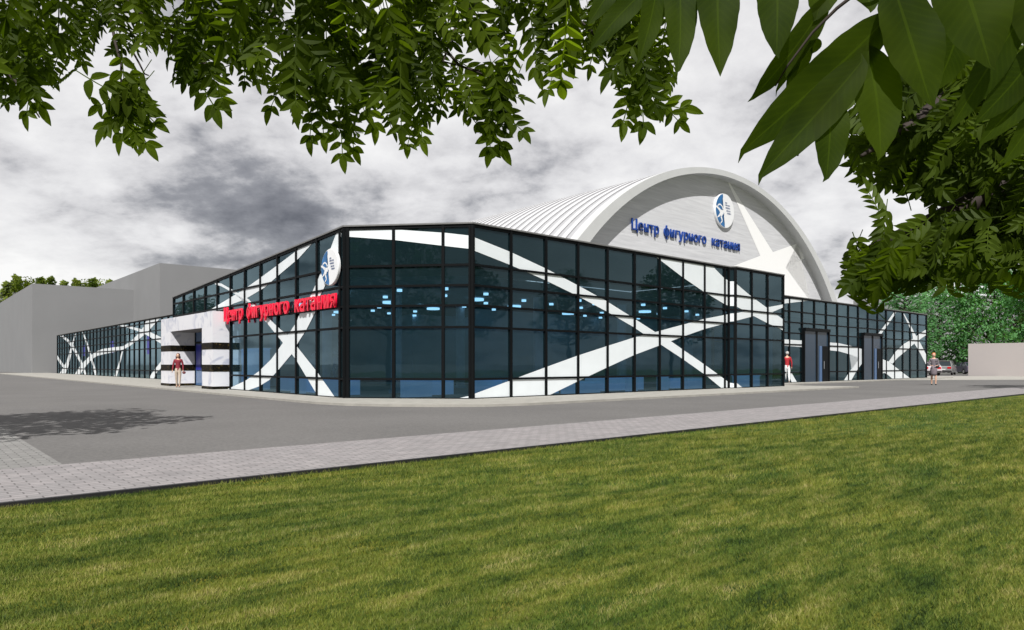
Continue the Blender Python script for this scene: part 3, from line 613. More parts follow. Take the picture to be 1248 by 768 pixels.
x,y=wl(1180,74)
M_pink=mat('pale_render',(.42,.385,.375),.85,var=.03,scale=.3)
block('boundary_wall',[(x,y),(x,y-22),(x+.5,y-22),(x+.5,y)],3.38,'long pale pinkish windowless wall at the right beside the parked cars','wall',M_pink,coping=False)
x,y=wl(1040,118)
block('distant_shed',[(x,y),(x,y-2),(x+18,y-22),(x+26,y-14)],EYE+80/F*118,'grey flat-roofed building glimpsed behind the green trees on the right',m=M_grey)
x,y=wl(1150,98)
block('low_wall',[(x,y),(x+18,y-14),(x+18.4,y-13.5),(x+.4,y+.5)],1.9,'low grey wall behind the parked cars','wall',mat('grey_wall',(.3,.3,.31),.9,var=.1),coping=False)
# ------------------------------------------------------------------ trees
def leaf_cloud(mb,centres,nleaf,size,flat=.7,rg=None):
    for c,r in centres:
        n=nleaf
        d=rng.normal(size=(n,3)); d/=np.linalg.norm(d,axis=1)[:,None]; rad=r*rng.uniform(.35,1,n)**.6
        p=np.array(c)+d*rad[:,None]*np.array([1,1,flat])
        for q in p:
            a=Vector(rng.normal(size=3)).normalized(); b=a.orthogonal().normalized(); s_=size*rng.uniform(.6,1.3); q=Vector(q)
            u=a*s_; v_=b*s_*.45
            mb.add([q-u,q+v_,q+u,q-v_],[(0,1,2,3)])
def make_tree(h,cr,trunk_h,nclump,nleaf,lsize,mleaf,mbark,seed,cone=False,lowest=.25):
    rg=random.Random(seed); e=empty('tree',(0,0,0),local=False)
    mb=MB(); top=h*.9; pts=[(0,0,-.1),(rg.uniform(-.1,.1),rg.uniform(-.1,.1),trunk_h),(rg.uniform(-.3,.3),rg.uniform(-.3,.3),h*.6),(0,0,top)]
    mb.tube(pts,[.035*h*.6,.028*h*.6,.014*h*.6,.004*h],9); cl=[]
    for i in range(nclump):
        z=h*(lowest+(1-lowest)*((i+.5)/nclump)); f=(z/h-lowest)/(1-lowest)
        R=cr*((1-f)*.95+.05 if cone else math.sin(math.pi*min(1,.18+f*.80))**.7)
        a=i*2.4+rg.uniform(-.4,.4); rr=R*rg.uniform(.45,.95)
        c=Vector((math.cos(a)*rr,math.sin(a)*rr,z+rg.uniform(-.2,.2)))
        base=Vector((0,0,max(trunk_h*.8,z-R*.5)))
        mb.tube([base,(base+c)/2+Vector((0,0,-.1*R)),c],[.010*h,.006*h,.002*h],5); cl.append((tuple(c),cr*rg.uniform(.26,.42)*(.6 if cone else 1)))
    mb.build('trunk',mbark,e,smooth=True); mb=MB(); leaf_cloud(mb,cl,nleaf,lsize); mb.build('crown',mleaf,e); return e
M_bark=mat('bark',(.07,.055,.04),.9,var=.4,scale=4,bump=.6,stretch=(3,3,.6))
M_green=mat_leaf('bright_leaves',(.040,.115,.040),(.15,.34,.13),.35,.6)
M_olive=mat_leaf('pine_needles',(.07,.11,.018),(.22,.27,.04),.3,.35)
M_dark=mat_leaf('street_leaves',(.02,.045,.012),(.05,.10,.02),.3,1)
tg=make_tree(10.8,4.3,1.6,60,150,.185,M_green,M_bark,3,lowest=.06)
tg2=make_tree(10.2,3.9,1.6,52,150,.185,M_green,M_bark,8,lowest=.06)
def put(root,first,loc,rz,s,label,cat,group):
    o=root if first else copy_tree(root); o.location=loc; o.rotation_euler.z=rz; o.scale=(s,s,s*1.0); tag(o,label,cat,group); return o
G1='bright green trees behind the right wing'
tl=[(tg,1103,94,1.15,.2,'bright green tree with pointed top rising behind the end of the right glass wing'),
    (tg2,1146,100,1.19,1.1,'smaller bright green tree between two larger ones, above the woman in grey'),
    (tg,1212,94,1.31,2.2,'tallest bright green tree standing behind the pale boundary wall'),
    (tg2,1262,90,1.27,3.9,'bright green tree cut by the right picture edge behind the pale wall'),
    (tg2,1050,116,.96,4.4,'farthest bright green tree, only its top showing beside the arched roof')]
used=set()
for r,px,Y,s,rz,lab in tl:
    p=sight(px,HY,Y); put(r,r.name not in used,(p.x,p.y,-.06),rz,s,lab,'tree',G1); used.add(r.name)
tp=make_tree(20,3.6,3,46,70,.34,M_olive,M_bark,5,cone=True,lowest=.3); tp2=make_tree(19,4.6,4,40,90,.36,M_olive,M_bark,6,lowest=.35)
first={tp.name,tp2.name}
pl=[(-14,150,332,0),(8,146,339,0),(20,152,331,0),(34,150,338,1),(50,155,334,0),(62,150,333,0),(78,158,338,0),(93,150,336,0),(104,158,341,1),(114,152,335,0),(126,160,341,1),(135,155,337,0),(144,160,341,0)]
for i,(px,Y,py,k) in enumerate(pl):
    r=tp2 if k else tp; h=EYE+(HY-py)/F*Y; p=sight(px,HY,Y); s=h/(r is tp and 20 or 19)/1.05
    nm='broad olive treetop' if k else 'pointed pine treetop'
    o=put(r,r.name in first,(p.x,p.y,-.06),i*1.3,s,f'{nm} in the far row above the grey blocks at the left','tree','treetops in the far row, '+('broad' if k else 'pointed')); first.discard(r.name)
# street trees just outside the picture; they shade the road and show in the glass
ts=make_tree(7.6,2.9,2.4,34,160,.13,M_dark,M_bark,12,lowest=.42)
sp_=[(-11.0,8.4,1.22),(27.5,32.5,1.05),(-57,60,1.1),(-26,8,1.3),(-34,22,1.3),(36,3,1.4),(44,14,1.4),(52,24,1.4),(30,-8,1.4),(8,-26,1.5),(-6,-28,1.5)]
sl_=['off picture left beside the road','right of the picture by the wide road','far left across the road','left of the path','left of the road by the long wing','right of the lawn','on the right verge','on the right verge beside the pale wall','behind the viewer on the right','directly behind the viewer','behind the viewer at the left']
for i,(X,Y,s) in enumerate(sp_): put(ts,i==0,(X,Y,-.06),i*1.7,s,f'dark green street tree standing {sl_[i]}','tree','street trees around the lawn and road')
# ------------------------------------------------------------------ overhanging foliage
M_ash=mat_leaf('ash_leaflets',(.024,.042,.004),(.070,.105,.008),.58,9,rough=.55)
M_ash3=mat_leaf('ash_leaflets_light',(.035,.058,.004),(.10,.145,.010),.6,9,rough=.55)
M_ash2=mat_leaf('rowan_leaflets',(.030,.050,.005),(.080,.12,.012),.45,7,rough=.5)
M_big=mat_leaf('walnut_leaf',(.026,.046,.003),(.050,.078,.004),.58,14,vein=True,rough=.6)
M_twig=mat('twig_bark',(.030,.020,.016),.8,var=.3,scale=30)
def leaflet(L_,W_,n=5,bend=.1,fold=.12):
    """grid n x 3 along x, in the xy plane"""
    v=[];f=[];uv=[]
    for i in range(n+1):
        t=i/n; w=W_*.5*(math.sin(math.pi*min(1,t**.85*.98+.02))**.75)*(1-.15*t) if 0<t<1 else .0
        z=-bend*L_*t*t
        for k in (-1,0,1): v.append((L_*t,k*w,z+abs(k)*fold*w*2)); uv.append((t,k*1.0))
    for i in range(n):
        for k in (0,1): a=i*3+k; f.append((a,a+1,a+4,a+3))
    return np.array(v),f
def compound(Ln,pairs,ll,lw,seed):
    """pinnate leaf hanging along -z in the xz plane, facing y"""
    rg=random.Random(seed); V=[];Fc=[]; o=0; lv,lf=leaflet(1,1)
    def place(p,ang,l,wd,tw):
        nonlocal o
        q=lv*np.array([l,wd,l]); ca,sa=math.cos(ang),math.sin(ang)
        # leaflet x->dir in xz plane, leaflet y->in-plane normal, leaflet z->y (towards viewer)
        dx=np.array([ca,0,sa]); dy=np.array([-sa,0,ca]); dz=np.array([0,-1,0.])
        ct,st=math.cos(tw),math.sin(tw); dy2=dy*ct+dz*st; dz2=-dy*st+dz*ct
        V.append(np.array(p)+q[:,:1]*dx+q[:,1:2]*dy2+q[:,2:3]*dz2); Fc.extend([tuple(i+o for i in f) for f in lf]); o+=len(lv)
    for i in range(pairs):
        t=.22+.74*i/(pairs-1); z=-Ln*t; x=.05*Ln*math.sin(t*2+seed); s_=1-.25*abs(t-.5)*2
        for sd in (-1,1):
            place((x,0,z),-math.pi/2+sd*R_(rg.uniform(42,60)),ll*s_*rg.uniform(.88,1.1),lw*rg.uniform(.85,1.1),sd*rg.uniform(-.1,.5))
    place((.05*Ln*math.sin(2+seed),0,-Ln*.98),-math.pi/2+rg.uniform(-.2,.2),ll*1.05,lw*1.1,0)
    # rachis as a thin 3-sided strip
    rv=[];m=6
    for i in range(m+1):
        t=i/m; x=.05*Ln*math.sin(t*2+seed); rv+= [(x-.0009,0,-Ln*t),(x+.0009,0,-Ln*t)]
    V.append(np.array(rv)); Fc.extend([(o+2*i,o+2*i+1,o+2*i+3,o+2*i+2) for i in range(m)])
    return np.vstack(V),Fc
def inside(x,y,poly):
    c=False;j=len(poly)-1
    for i in range(len(poly)):
        xi,yi=poly[i];xj,yj=poly[j]
        if (yi>y)!=(yj>y) and x<(xj-xi)*(y-yi)/(yj-yi)+xi: c=not c
        j=i
    return c
def foliage(name,parent,m,poly,n,depth,variants,holes=(),spread=50,extra=(),mean=0):
    xs=[p[0] for p in poly]; ys=[p[1] for p in poly]; pts=[]
    while len(pts)<n:
        x=random.uniform(min(xs),max(xs)); y=random.uniform(min(ys),max(ys))
        if inside(x,y,poly) and not any((x-hx)**2+(y-hy)**2<hr*hr for hx,hy,hr in holes): pts.append((x,y,None,None))
    pts+= [e if len(e)==4 else (*e,None,None) for e in extra]
    V=[];Fs=[];o=0
    for (x,y,ang,Yd) in pts:                         # (x,y) is where the tip of the leaf hangs
        Y=Yd or random.uniform(*depth); tip=np.array(sight(x,y,Y)); v,f=variants[random.randrange(len(variants))]
        s_=random.uniform(.8,1.15); a=R_(ang if ang is not None else random.gauss(mean,spread*.6)); tilt=R_(random.gauss(0,26)); yaw=R_(random.gauss(0,38))
        if Yd: tilt*=.4; yaw*=.4
        Mt=np.array(Matrix.Rotation(a,3,'Y')@Matrix.Rotation(yaw,3,'Z')@Matrix.Rotation(tilt,3,'X')) if False else np.array(Matrix.Rotation(a,3,'Y')@Matrix.Rotation(tilt,3,'X')@Matrix.Rotation(yaw,3,'Z'))
        q=(v*s_)@Mt.T; end=q[-1]; q=q-end+tip
        V.append(q); Fs.extend([tuple(i+o for i in g_) for g_ in f]); o+=len(v)
    P=np.vstack(V); mb=MB(); mb.v=[tuple(p) for p in P]; mb.f=Fs; mb.m=[0]*len(Fs)
    ob=mb.build(name,m,parent); return ob
vA=[compound(.106,7,.0245,.0090,i) for i in range(9)]
vL=[compound(.115,5,.036,.0145,i+20) for i in range(5)]
vB=[compound(.088,6,.031,.0125,i+40) for i in range(6)]
# tree on the left reaching over the view
tA=empty('ash_tree',(-4.4,-1.6,-.03),local=False); tag(tA,'ash tree whose fine feathery leaves hang along the top of the view from the left','tree')
parent_org[tA.name]=(-4.4,-1.6,-.03)
mb=MB(); mb.tube([(-4.4,-1.6,-.1),(-4.35,-1.5,1.2),(-4.2,-1.2,2.4),(-3.9,-.8,3.4),(-3.6,-.6,4.6)],[.2,.16,.14,.11,.06],12); mb.build('trunk',M_bark,tA,smooth=True)
def limb(parent,pts,r0,r1,name='branch',m=None):
    n=len(pts); mb=MB(); mb.tube(pts,[r0+(r1-r0)*i/(n-1) for i in range(n)],7); return mb.build(name,m or M_twig,parent,smooth=True)
def S(px,py,Y): return tuple(sight(px,py,Y*(.82 if 1.4<Y<1.8 else .52 if Y>2.2 else 1)))
limb(tA,[(-4.1,-1.0,2.8),(-2.2,.3,2.5),S(-60,-30,1.6),S(120,-60,1.6),S(300,-35,1.6),S(470,-50,1.6),S(620,-30,1.6),S(760,-20,1.6)],.05,.007)
limb(tA,[S(120,-60,1.6),S(160,5,1.55),S(205,42,1.52),S(252,80,1.5),S(270,96,1.5)],.006,.0018)
limb(tA,[S(-60,-30,1.6),S(-20,60,1.5),S(20,100,1.48),S(48,143,1.45)],.005,.0012)
limb(tA,[S(300,-35,1.6),S(340,30,1.55),S(352,80,1.5),S(400,130,1.48)],.005,.0015)
limb(tA,[S(300,-35,1.6),S(375,5,1.5),S(410,10,1.5),S(430,70,1.5)],.004,.0015)
limb(tA,[S(120,-60,1.6),S(140,50,1.45),S(148,80,1.45),S(147,95,1.45),S(150,112,1.45)],.003,.0012)
limb(tA,[S(160,60,1.5),S(170,78,1.5),S(176,90,1.5),S(181,92,1.5)],.002,.0012)
limb(tA,[S(470,-50,1.6),S(500,0,1.55),S(525,40,1.52),S(560,80,1.5),S(600,95,1.5)],.005,.0015)
limb(tA,[S(620,-30,1.6),S(560,20,1.5),S(540,75,1.5),S(590,88,1.5)],.004,.0012)
limb(tA,[S(620,-30,1.6),S(700,20,1.5),S(745,60,1.5),S(790,90,1.5)],.004,.0015)
polyA=[(-30,-35),(-30,112),(8,126),(35,122),(60,112),(95,98),(110,82),(140,75),(170,62),(195,80),(215,100),(245,112),(265,96),(290,104),(318,108),(330,125),(365,150),(392,158),(420,176),(440,160),(470,160),(500,168),(520,148),(552,142),(585,158),(605,160),(622,150),(612,118),(600,95),(580,80),(575,60),(600,52),(640,60),(655,78),(672,95),(690,105),(715,112),(738,108),(760,135),(800,132),(822,128),(825,105),(810,80),(800,40),(790,-35)]
holes=[(40,40,8),(130,45,9),(205,15,10),(270,30,8),(400,25,10),(430,90,8),(500,60,10),(540,20,8),(690,40,12),(740,70,9),(568,66,20),(645,75,16),(112,18,9),(300,60,12),(335,30,14),(455,45,12),(86,22,9),(180,30,8),(590,38,12),(395,75,9),(235,48,9)]
extra=[(165,168,15,1.45),(180,176,25,1.45),(150,166,-10,1.45),(122,130,-70,1.44),(190,150,50,1.46),(140,150,-35,1.45),(170,160,5,1.45),(158,140,0,1.47),(176,130,60,1.44),(130,155,-30,1.45),
 (418,190,0,1.43),(432,182,15,1.45),(378,168,-5,1.45),(497,178,0,1.45),(515,170,10,1.45),(598,182,0,1.43),(638,160,40,1.44),(634,120,75,1.45),(610,178,25,1.45),(668,112,-20,1.45),(760,150,-10,1.45),(785,152,0,1.45),(828,148,45,1.45),(832,132,70,1.46),(655,85,10,1.45),(330,132,-20,1.45),(395,165,0,1.45),(272,122,15,1.45),(33,138,-5,1.45),(50,128,10,1.45),(262,130,30,1.45)]
foliage('foliage',tA,M_ash,polyA,400,(1.15,1.40),vA,holes)
extra=[(e[0],e[1],-e[2],e[3]*.82) for e in extra]
foliage('foliage',tA,M_ash3,polyA,85,(1.1,1.22),vL,holes,extra=extra)
# tree on the right: mid distance foliage and large leaves close by
tB=empty('rowan_tree',(4.6,.2,-.03),local=False); tag(tB,'dark leafy tree filling the right side behind the large near leaves','tree'); parent_org[tB.name]=(4.6,.2,-.03)
mb=MB(); mb.tube([(4.6,.2,-.1),(4.5,.4,1.0),(4.3,.8,2.0),(4.1,1.2,3.2)],[.17,.14,.12,.07],12); mb.build('trunk',M_bark,tB,smooth=True)
limb(tB,[(4.3,.8,1.8),(2.4,1.1,1.75),S(1280,190,2.6),S(1180,250,2.6),S(1100,285,2.6),S(1060,300,2.5)],.05,.003)
limb(tB,[(4.3,.8,2.0),(2.4,1.0,2.0),S(1290,60,2.6),S(1180,100,2.6),S(1100,160,2.5),S(1050,190,2.4)],.045,.003)
limb(tB,[(4.35,.7,1.6),(2.4,1.1,1.6),S(1290,290,2.7),S(1180,320,2.7),S(1080,330,2.6),S(1030,340,2.6)],.04,.003)
polyB1=[(1030,188),(1040,150),(1085,90),(1300,70),(1300,330),(1250,345),(1200,350),(1165,345),(1130,352),(1090,352),(1050,355),(1034,352),(1024,337),(1045,322),(1058,318),(1060,305),(1080,292),(1105,285),(1130,268),(1150,250),(1120,238),(1085,232),(1060,238),(1045,212)]
foliage('foliage',tB,M_ash2,polyB1,400,(1.22,1.5),vB,[(1125,262,10),(1085,150,12),(1150,190,9),(1180,290,8),(1110,200,10)],mean=48,spread=80)
foliage('foliage',tB,M_ash,[(1090,110),(1300,90),(1300,335),(1190,345),(1130,330),(1160,250),(1120,200)],260,(1.36,1.56),vB,mean=40)
foliage('foliage',tB,M_ash3,[(1030,325),(1060,318),(1100,330),(1120,345),(1060,352),(1030,352)],40,(1.2,1.4),vB,mean=60)
# large near leaves, each one a thing's part
tC=empty('walnut_branch',(1.2,.1,1.9),local=False); tag(tC,'overhanging branch with very large pointed green leaves at the upper right, nearest the viewer','tree branch'); parent_org[tC.name]=(1.2,.1,1.9)
limb(tC,[(1.2,.1,1.9),S(1200,-120,.62),S(1110,-30,.62),S(1060,50,.62),S(1012,110,.62),S(985,150,.62),S(972,190,.62)],.006,.0008)
limb(tC,[(1.2,.1,1.9),S(1150,-140,.64),S(1020,-70,.64),S(900,-50,.64),S(780,-35,.64)],.005,.001)
limb(tC,[S(1110,-60,.62),S(1020,10,.64),S(990,40,.65),S(960,80,.65),S(945,105,.66)],.002,.0006)
limb(tC,[(1.2,.1,1.9),S(1290,0,.66),S(1240,10,.66),S(1200,60,.66)],.003,.0008)
def bigleaf(bx,by,tx,ty,wpx,Y,Y2=None,roll=0,fold=.10,curl=.12):
    Y2=Y2 or Y; b=sight(bx,by,Y); t=sight(tx,ty,Y2); d=t-b; Lh=d.length; d.normalize()
    side=d.cross(Vector((0,1,0))).normalized(); nrm=side.cross(d).normalized()
    side=(side*math.cos(roll)+nrm*math.sin(roll)); nrm=side.cross(d).normalized(); W=wpx/F*(Y+Y2)/2/max(.4,abs(math.cos(roll)))
    n=22; mb=MB(); vs=[];uv=[]
    ks=[-1,-.66,-.33,0,.33,.66,1]; rg=random.Random(int(bx*7+by)); ph=rg.uniform(0,6)
    for i in range(n+1):
        tt=i/n; w=W*.5*(math.sin(math.pi*tt**.80)**.72)*(1-.10*tt) if 0<tt<1 else .0003
        if tt>.82: w*=1-.45*(tt-.82)/.18
        for k in ks:
            ww=w*(1+(.018*math.sin(tt*95+ph) if abs(k)==1 else 0)); 
            off=side*(k*ww)+nrm*(-abs(k)*fold*w*1.4+curl*Lh*(tt-.5)**2*.8+.03*w*math.sin(tt*12+ph+k*2)*abs(k)*2)
            vs.append(b+d*(Lh*tt)+off+side*(.03*Lh*math.sin(tt*2.6+ph))*(1 if 0<tt<1 else 0)); uv.append((tt,k))
    m=len(ks); fs=[(i*m+k,i*m+k+1,(i+1)*m+k+1,(i+1)*m+k) for i in range(n) for k in range(m-1)]
    mb.add(vs,fs); ob=mb.build('leaf',M_big,tC,smooth=True)
    ul=ob.data.uv_layers.new(name='UVMap')
    for lp_ in ob.data.loops: ul.data[lp_.index].uv=uv[lp_.vertex_index]
for a in [(790,-18,720,63,30,.64),(762,-30,716,30,26,.66),(805,-50,777,77,33,.64,.62,.2),(832,-48,822,90,43,.63,.61),(880,-62,879,91,54,.62,.60),(940,-62,950,70,52,.63,.62,-.2),
 (1012,-6,913,124,34,.65,.66,.3),(1000,0,948,118,20,.67,.67,.5),(972,60,958,112,12,.67,.67),(984,48,968,100,20,.68,.68),(996,46,990,66,16,.68,.68),
 (1085,8,903,198,58,.61,.60,.25),(1052,62,926,224,50,.60,.59,-.1),(1018,110,1004,221,47,.60,.59),(1060,52,1071,195,64,.61,.60),(1088,-22,1143,130,84,.60,.59,.1),
 (1150,-70,1216,84,96,.61,.60,-.15),(1258,8,1160,161,46,.64,.62,.3),(1270,50,1190,152,44,.65,.63,.2),(1290,60,1197,182,42,.66,.64,.1),(1290,110,1222,198,40,.67,.65,.2),
 (1040,-60,1062,14,60,.66,.64),(1010,-60,992,25,50,.66,.65),(1250,-60,1262,70,80,.64,.63),(1180,20,1140,110,50,.68,.68,.3),(1110,-60,1090,30,70,.66,.66),(1205,-40,1248,40,70,.67,.66)]:
    bigleaf(*a)
# ------------------------------------------------------------------ people
def skin(parent,name,chains,m,sub=1,extra=None):
    """chains: list of [(x,y,z,r),...]; grown into one smooth tapered surface"""
    mb=MB()
    bm=bmesh.new(); me=bpy.data.meshes.new(name); vid={}
    sk=bm.verts.layers.skin.verify()
    for ch in chains:
        prev=None
        for (x,y,z,r) in ch:
            k=(round(x,4),round(y,4),round(z,4))
            if k not in vid:
                v=bm.verts.new((x,y,z)); rr=r if hasattr(r,'__len__') else (r,r); v[sk].radius=rr; vid[k]=v
                if len(vid)==1: v[sk].use_root=True
            v=vid[k]
            if prev is not None and prev is not v and not any(e.other_vert(prev) is v for e in prev.link_edges): bm.edges.new((prev,v))
            prev=v
    bm.to_mesh(me); bm.free(); o=bpy.data.objects.new(name,me); col.objects.link(o)
    o.modifiers.new('s','SKIN').use_smooth_shade=True; sb=o.modifiers.new('d','SUBSURF'); sb.levels=sub; sb.render_levels=sub
    bpy.context.view_layer.update(); me2=bpy.data.meshes.new_from_object(o.evaluated_get(bpy.context.evaluated_depsgraph_get()))
    bpy.data.objects.remove(o); me2.materials.clear(); me2.materials.append(m); me2.name=name
    if extra:
        b2=bmesh.new(); b2.from_mesh(me2); t=bpy.data.meshes.new('t'); t.from_pydata([tuple(v) for v in extra.v],[],extra.f); b2.from_mesh(t); b2.to_mesh(me2); b2.free(); bpy.data.meshes.remove(t)
    me2.shade_smooth(); ob=bpy.data.objects.new(name,me2); col.objects.link(ob); ob.parent=parent; return ob
def person(px,py,h,face,label,colors,kind='trousers',hair='long',pose=None,bag=None,group=None):
    Y=F*EYE/(py-HY); loc=((px-CX)/F*Y,Y,.05 if pose!='road' else -.02)
    if py<460 and pose=='inside': loc=(loc[0],loc[1],.03)
    e=empty('person',loc,local=False,rz=face); tag(e,label,'person',group)
    q=lambda *p:tuple(a*h for a in p)
    def P(x,y,z,r): return (x*h,y*h,z*h,(r[0]*h,r[1]*h) if hasattr(r,'__len__') else r*h)
    st=.045; sk_=mat('skin_'+colors['skin'][0],colors['skin'][1],.6)
    spine=[P(0,0,.52,(.062,.05)),P(0,0,.62,(.055,.042)),P(0,0,.74,(.075,.05)),P(0,.005,.80,(.06,.045)),P(0,0,.845,.028),P(0,-.004,.875,.034)]
    legs=[]; arms=[]; hands=[]; feet=[]
    for s_ in (-1,1):
        f=st*s_*(-1)
        legs.append([P(0,0,.52,(.062,.05)),P(.048*s_,0,.48,.048),P(.05*s_,f*.55,.27,.032),P(.05*s_,f*1.0+.01,.16,.028),P(.048*s_,f*1.2+.012,.045,.018),P(.05*s_,f*1.2-.05,.018,.016)])
        if bag=='held' : el=(.135*s_,.0,.64); wr=(.09*s_,-.09,.60) ; hd=(.05*s_,-.12,.60)
        else: el=(.135*s_,.01,.645); wr=(.145*s_,-.03,.50); hd=(.145*s_,-.04,.46)
        arms.append([P(0,.005,.80,(.06,.045)),P(.095*s_,.005,.795,.030),P(*el,.022),P(*wr,.014),P(*hd,.015)])
        d=Vector(hd)-Vector(wr); d.normalize(); sd=d.cross(Vector((0,1,0) if abs(d.y)<.8 else (1,0,0))).normalized()
        up=d.cross(sd)
        for j,(o_,ln) in enumerate(((-.009,.030),(-.003,.034),(.003,.032),(.009,.025))):
            b=Vector(hd)+up*o_; c=b+d*ln*.55+sd*.003*s_; t_=c+d*ln*.5+sd*.009*s_
            hands.append([P(*hd,.015),P(*b,.0055),P(*c,.0048),P(*t_,.004)])
        b=Vector(hd)-d*.008+up*.014; hands.append([P(*hd,.015),P(*b,.006),P(*(b+up*.012+d*.012),.005)])
    hd_=MB(); hd_.ball(q(0,-.008,.927),(.046*h,.054*h,.066*h),16,12); hd_.ball(q(0,-.064,.917),(.007*h,.010*h,.012*h),8,6)
    hd_.ball(q(-.043,-.002,.918),(.006*h,.011*h,.016*h),8,6); hd_.ball(q(.043,-.002,.918),(.006*h,.011*h,.016*h),8,6)
    hd_.ball(q(0,-.055,.889),(.014*h,.006*h,.004*h),8,4)
    skin(e,'body',[spine]+legs+arms+hands,sk_,1,hd_)
    mb=MB(); mb.ball(q(-.017,-.059,.932),.0052*h,6,5); mb.ball(q(.017,-.059,.932),.0052*h,6,5); mb.build('eyes',mat('eye_dark',(.02,.02,.02),.3),e)
    k=1.16
    g=lambda ch,kk=k,extra=.004:[(x,y,z,((r[0]*kk+extra,r[1]*kk+extra) if hasattr(r,'__len__') else r*kk+extra)) for x,y,z,r in ch]
    skin(e,'jacket' if colors.get('jacket') else 'top',[g([P(0,0,.455,(.070,.058)),P(0,0,.52,(.066,.054))]+spine[1:4]+[P(0,0,.838,.033)])]+[g(a[:4]) for a in arms],mat('top_'+colors['top'][0],colors['top'][1],.8,var=.15),1)
    tc_=mat('bottom_'+colors['bottom'][0],colors['bottom'][1],.85,var=.12)
    if kind=='trousers': skin(e,'trousers',[g([P(0,0,.60,(.054,.044)),P(0,0,.56,(.058,.046))]+l[:5],1.2) for l in legs],tc_,1)
    else:
        mb=MB(); mb.tube([P(0,0,z,0)[:3] for z in (.58,.54,.50,.44,.36,.30)],[x*h for x in (.066,.084,.094,.096,.090,.084)],18); mb.build('skirt',tc_,e,smooth=True)
    skin(e,'shoes',[g([P(0,0,.03,.001)]+[]) ,],mat('shoe_'+colors['shoe'][0],colors['shoe'][1],.5),1) if False else None
    mb=MB()
    for l in legs: a=l[-2];b=l[-1]; mb.ball(((a[0]+b[0])/2,(a[1]+b[1])/2-.004*h,.020*h),(.021*h,.062*h,.020*h),10,6)
    mb.build('shoes',mat('shoe_'+colors['shoe'][0],colors['shoe'][1],.5),e,smooth=True)
    hm=mat('hair_'+colors['hair'][0],colors['hair'][1],.7,var=.3,scale=30)
    mb=MB(); mb.ball(q(0,.010,.945),(.055*h,.057*h,.060*h),14,10)
    if hair=='long':
        mb.ball(q(0,.025,.87),(.066*h,.042*h,.10*h),14,10); mb.ball(q(-.040,.012,.86),(.030*h,.036*h,.095*h),10,8); mb.ball(q(.040,.012,.86),(.022*h,.028*h,.075*h),10,8)
    mb.build('hair',hm,e,smooth=True)
    if bag:
        bc=mat('bag_'+colors['bag'][0],colors['bag'][1],.5)
        c=q(.17,-.03,.43) if bag=='hand' else q(.10,-.06,.56)
        mb=MB(); mb.ball(c,(.05*h,.02*h,.038*h),12,8); b=mb.build('handbag',bc,e,smooth=True)
        mb=MB()
        if bag=='hand': mb.tube([q(.135,-.03,.455),q(.145,-.035,.485),q(.16,-.035,.49),q(.20,-.03,.455)],.004*h,6)
        else: mb.tube([q(.10,-.055,.60),q(.06,-.058,.72),q(-.02,-.02,.82),q(.0,.04,.80),q(.09,.02,.62)],.005*h,6)
        mb.build('strap',bc,b)
    return e
SK=('light',(.62,.38,.27))
person(217,473.3,1.70,R_(12),'woman with long dark red hair, maroon top and beige trousers walking before the marble portal',dict(skin=SK,top=('maroon',(.22,.02,.035)),bottom=('beige',(.50,.42,.34)),shoe=('tan',(.4,.25,.18)),hair=('darkred',(.05,.008,.012)),bag=('maroon',(.12,.01,.02))),hair='long',bag='hand')
person(1138,468.8,1.90,R_(-25),'red-haired woman in a grey skirt suit with black shoulder bag on the road',dict(skin=SK,top=('grey',(.17,.15,.17)),bottom=('greyskirt',(.19,.16,.18)),shoe=('black',(.01,.01,.01)),hair=('orange',(.55,.13,.03)),bag=('black',(.01,.015,.02)),jacket=1),kind='skirt',hair='short',bag='held',pose='road')
person(959.3,467.6,1.95,R_(170),'person in a red jacket and white trousers half hidden behind the tall glass corner',dict(skin=SK,top=('red',(.42,.02,.03)),bottom=('white',(.75,.75,.76)),shoe=('grey',(.3,.3,.3)),hair=('silver',(.45,.43,.42)),jacket=1),hair='short')
IN=dict(skin=('pale',(.5,.5,.5)),top=('paleblue',(.45,.6,.8)),bottom=('slate',(.15,.2,.28)),shoe=('black',(.01,.01,.01)),hair=('brown',(.25,.25,.28)))
person(382,478.5,1.66,R_(20),'faint figure in a pale blue top standing inside behind the left glass wall',IN,hair='short',pose='inside')
IN2=dict(IN,top=('slateblue',(.20,.28,.38)))
person(409,479.8,1.80,R_(-60),'faint darker figure inside the glass hall near the corner post',IN2,hair='short',pose='inside')
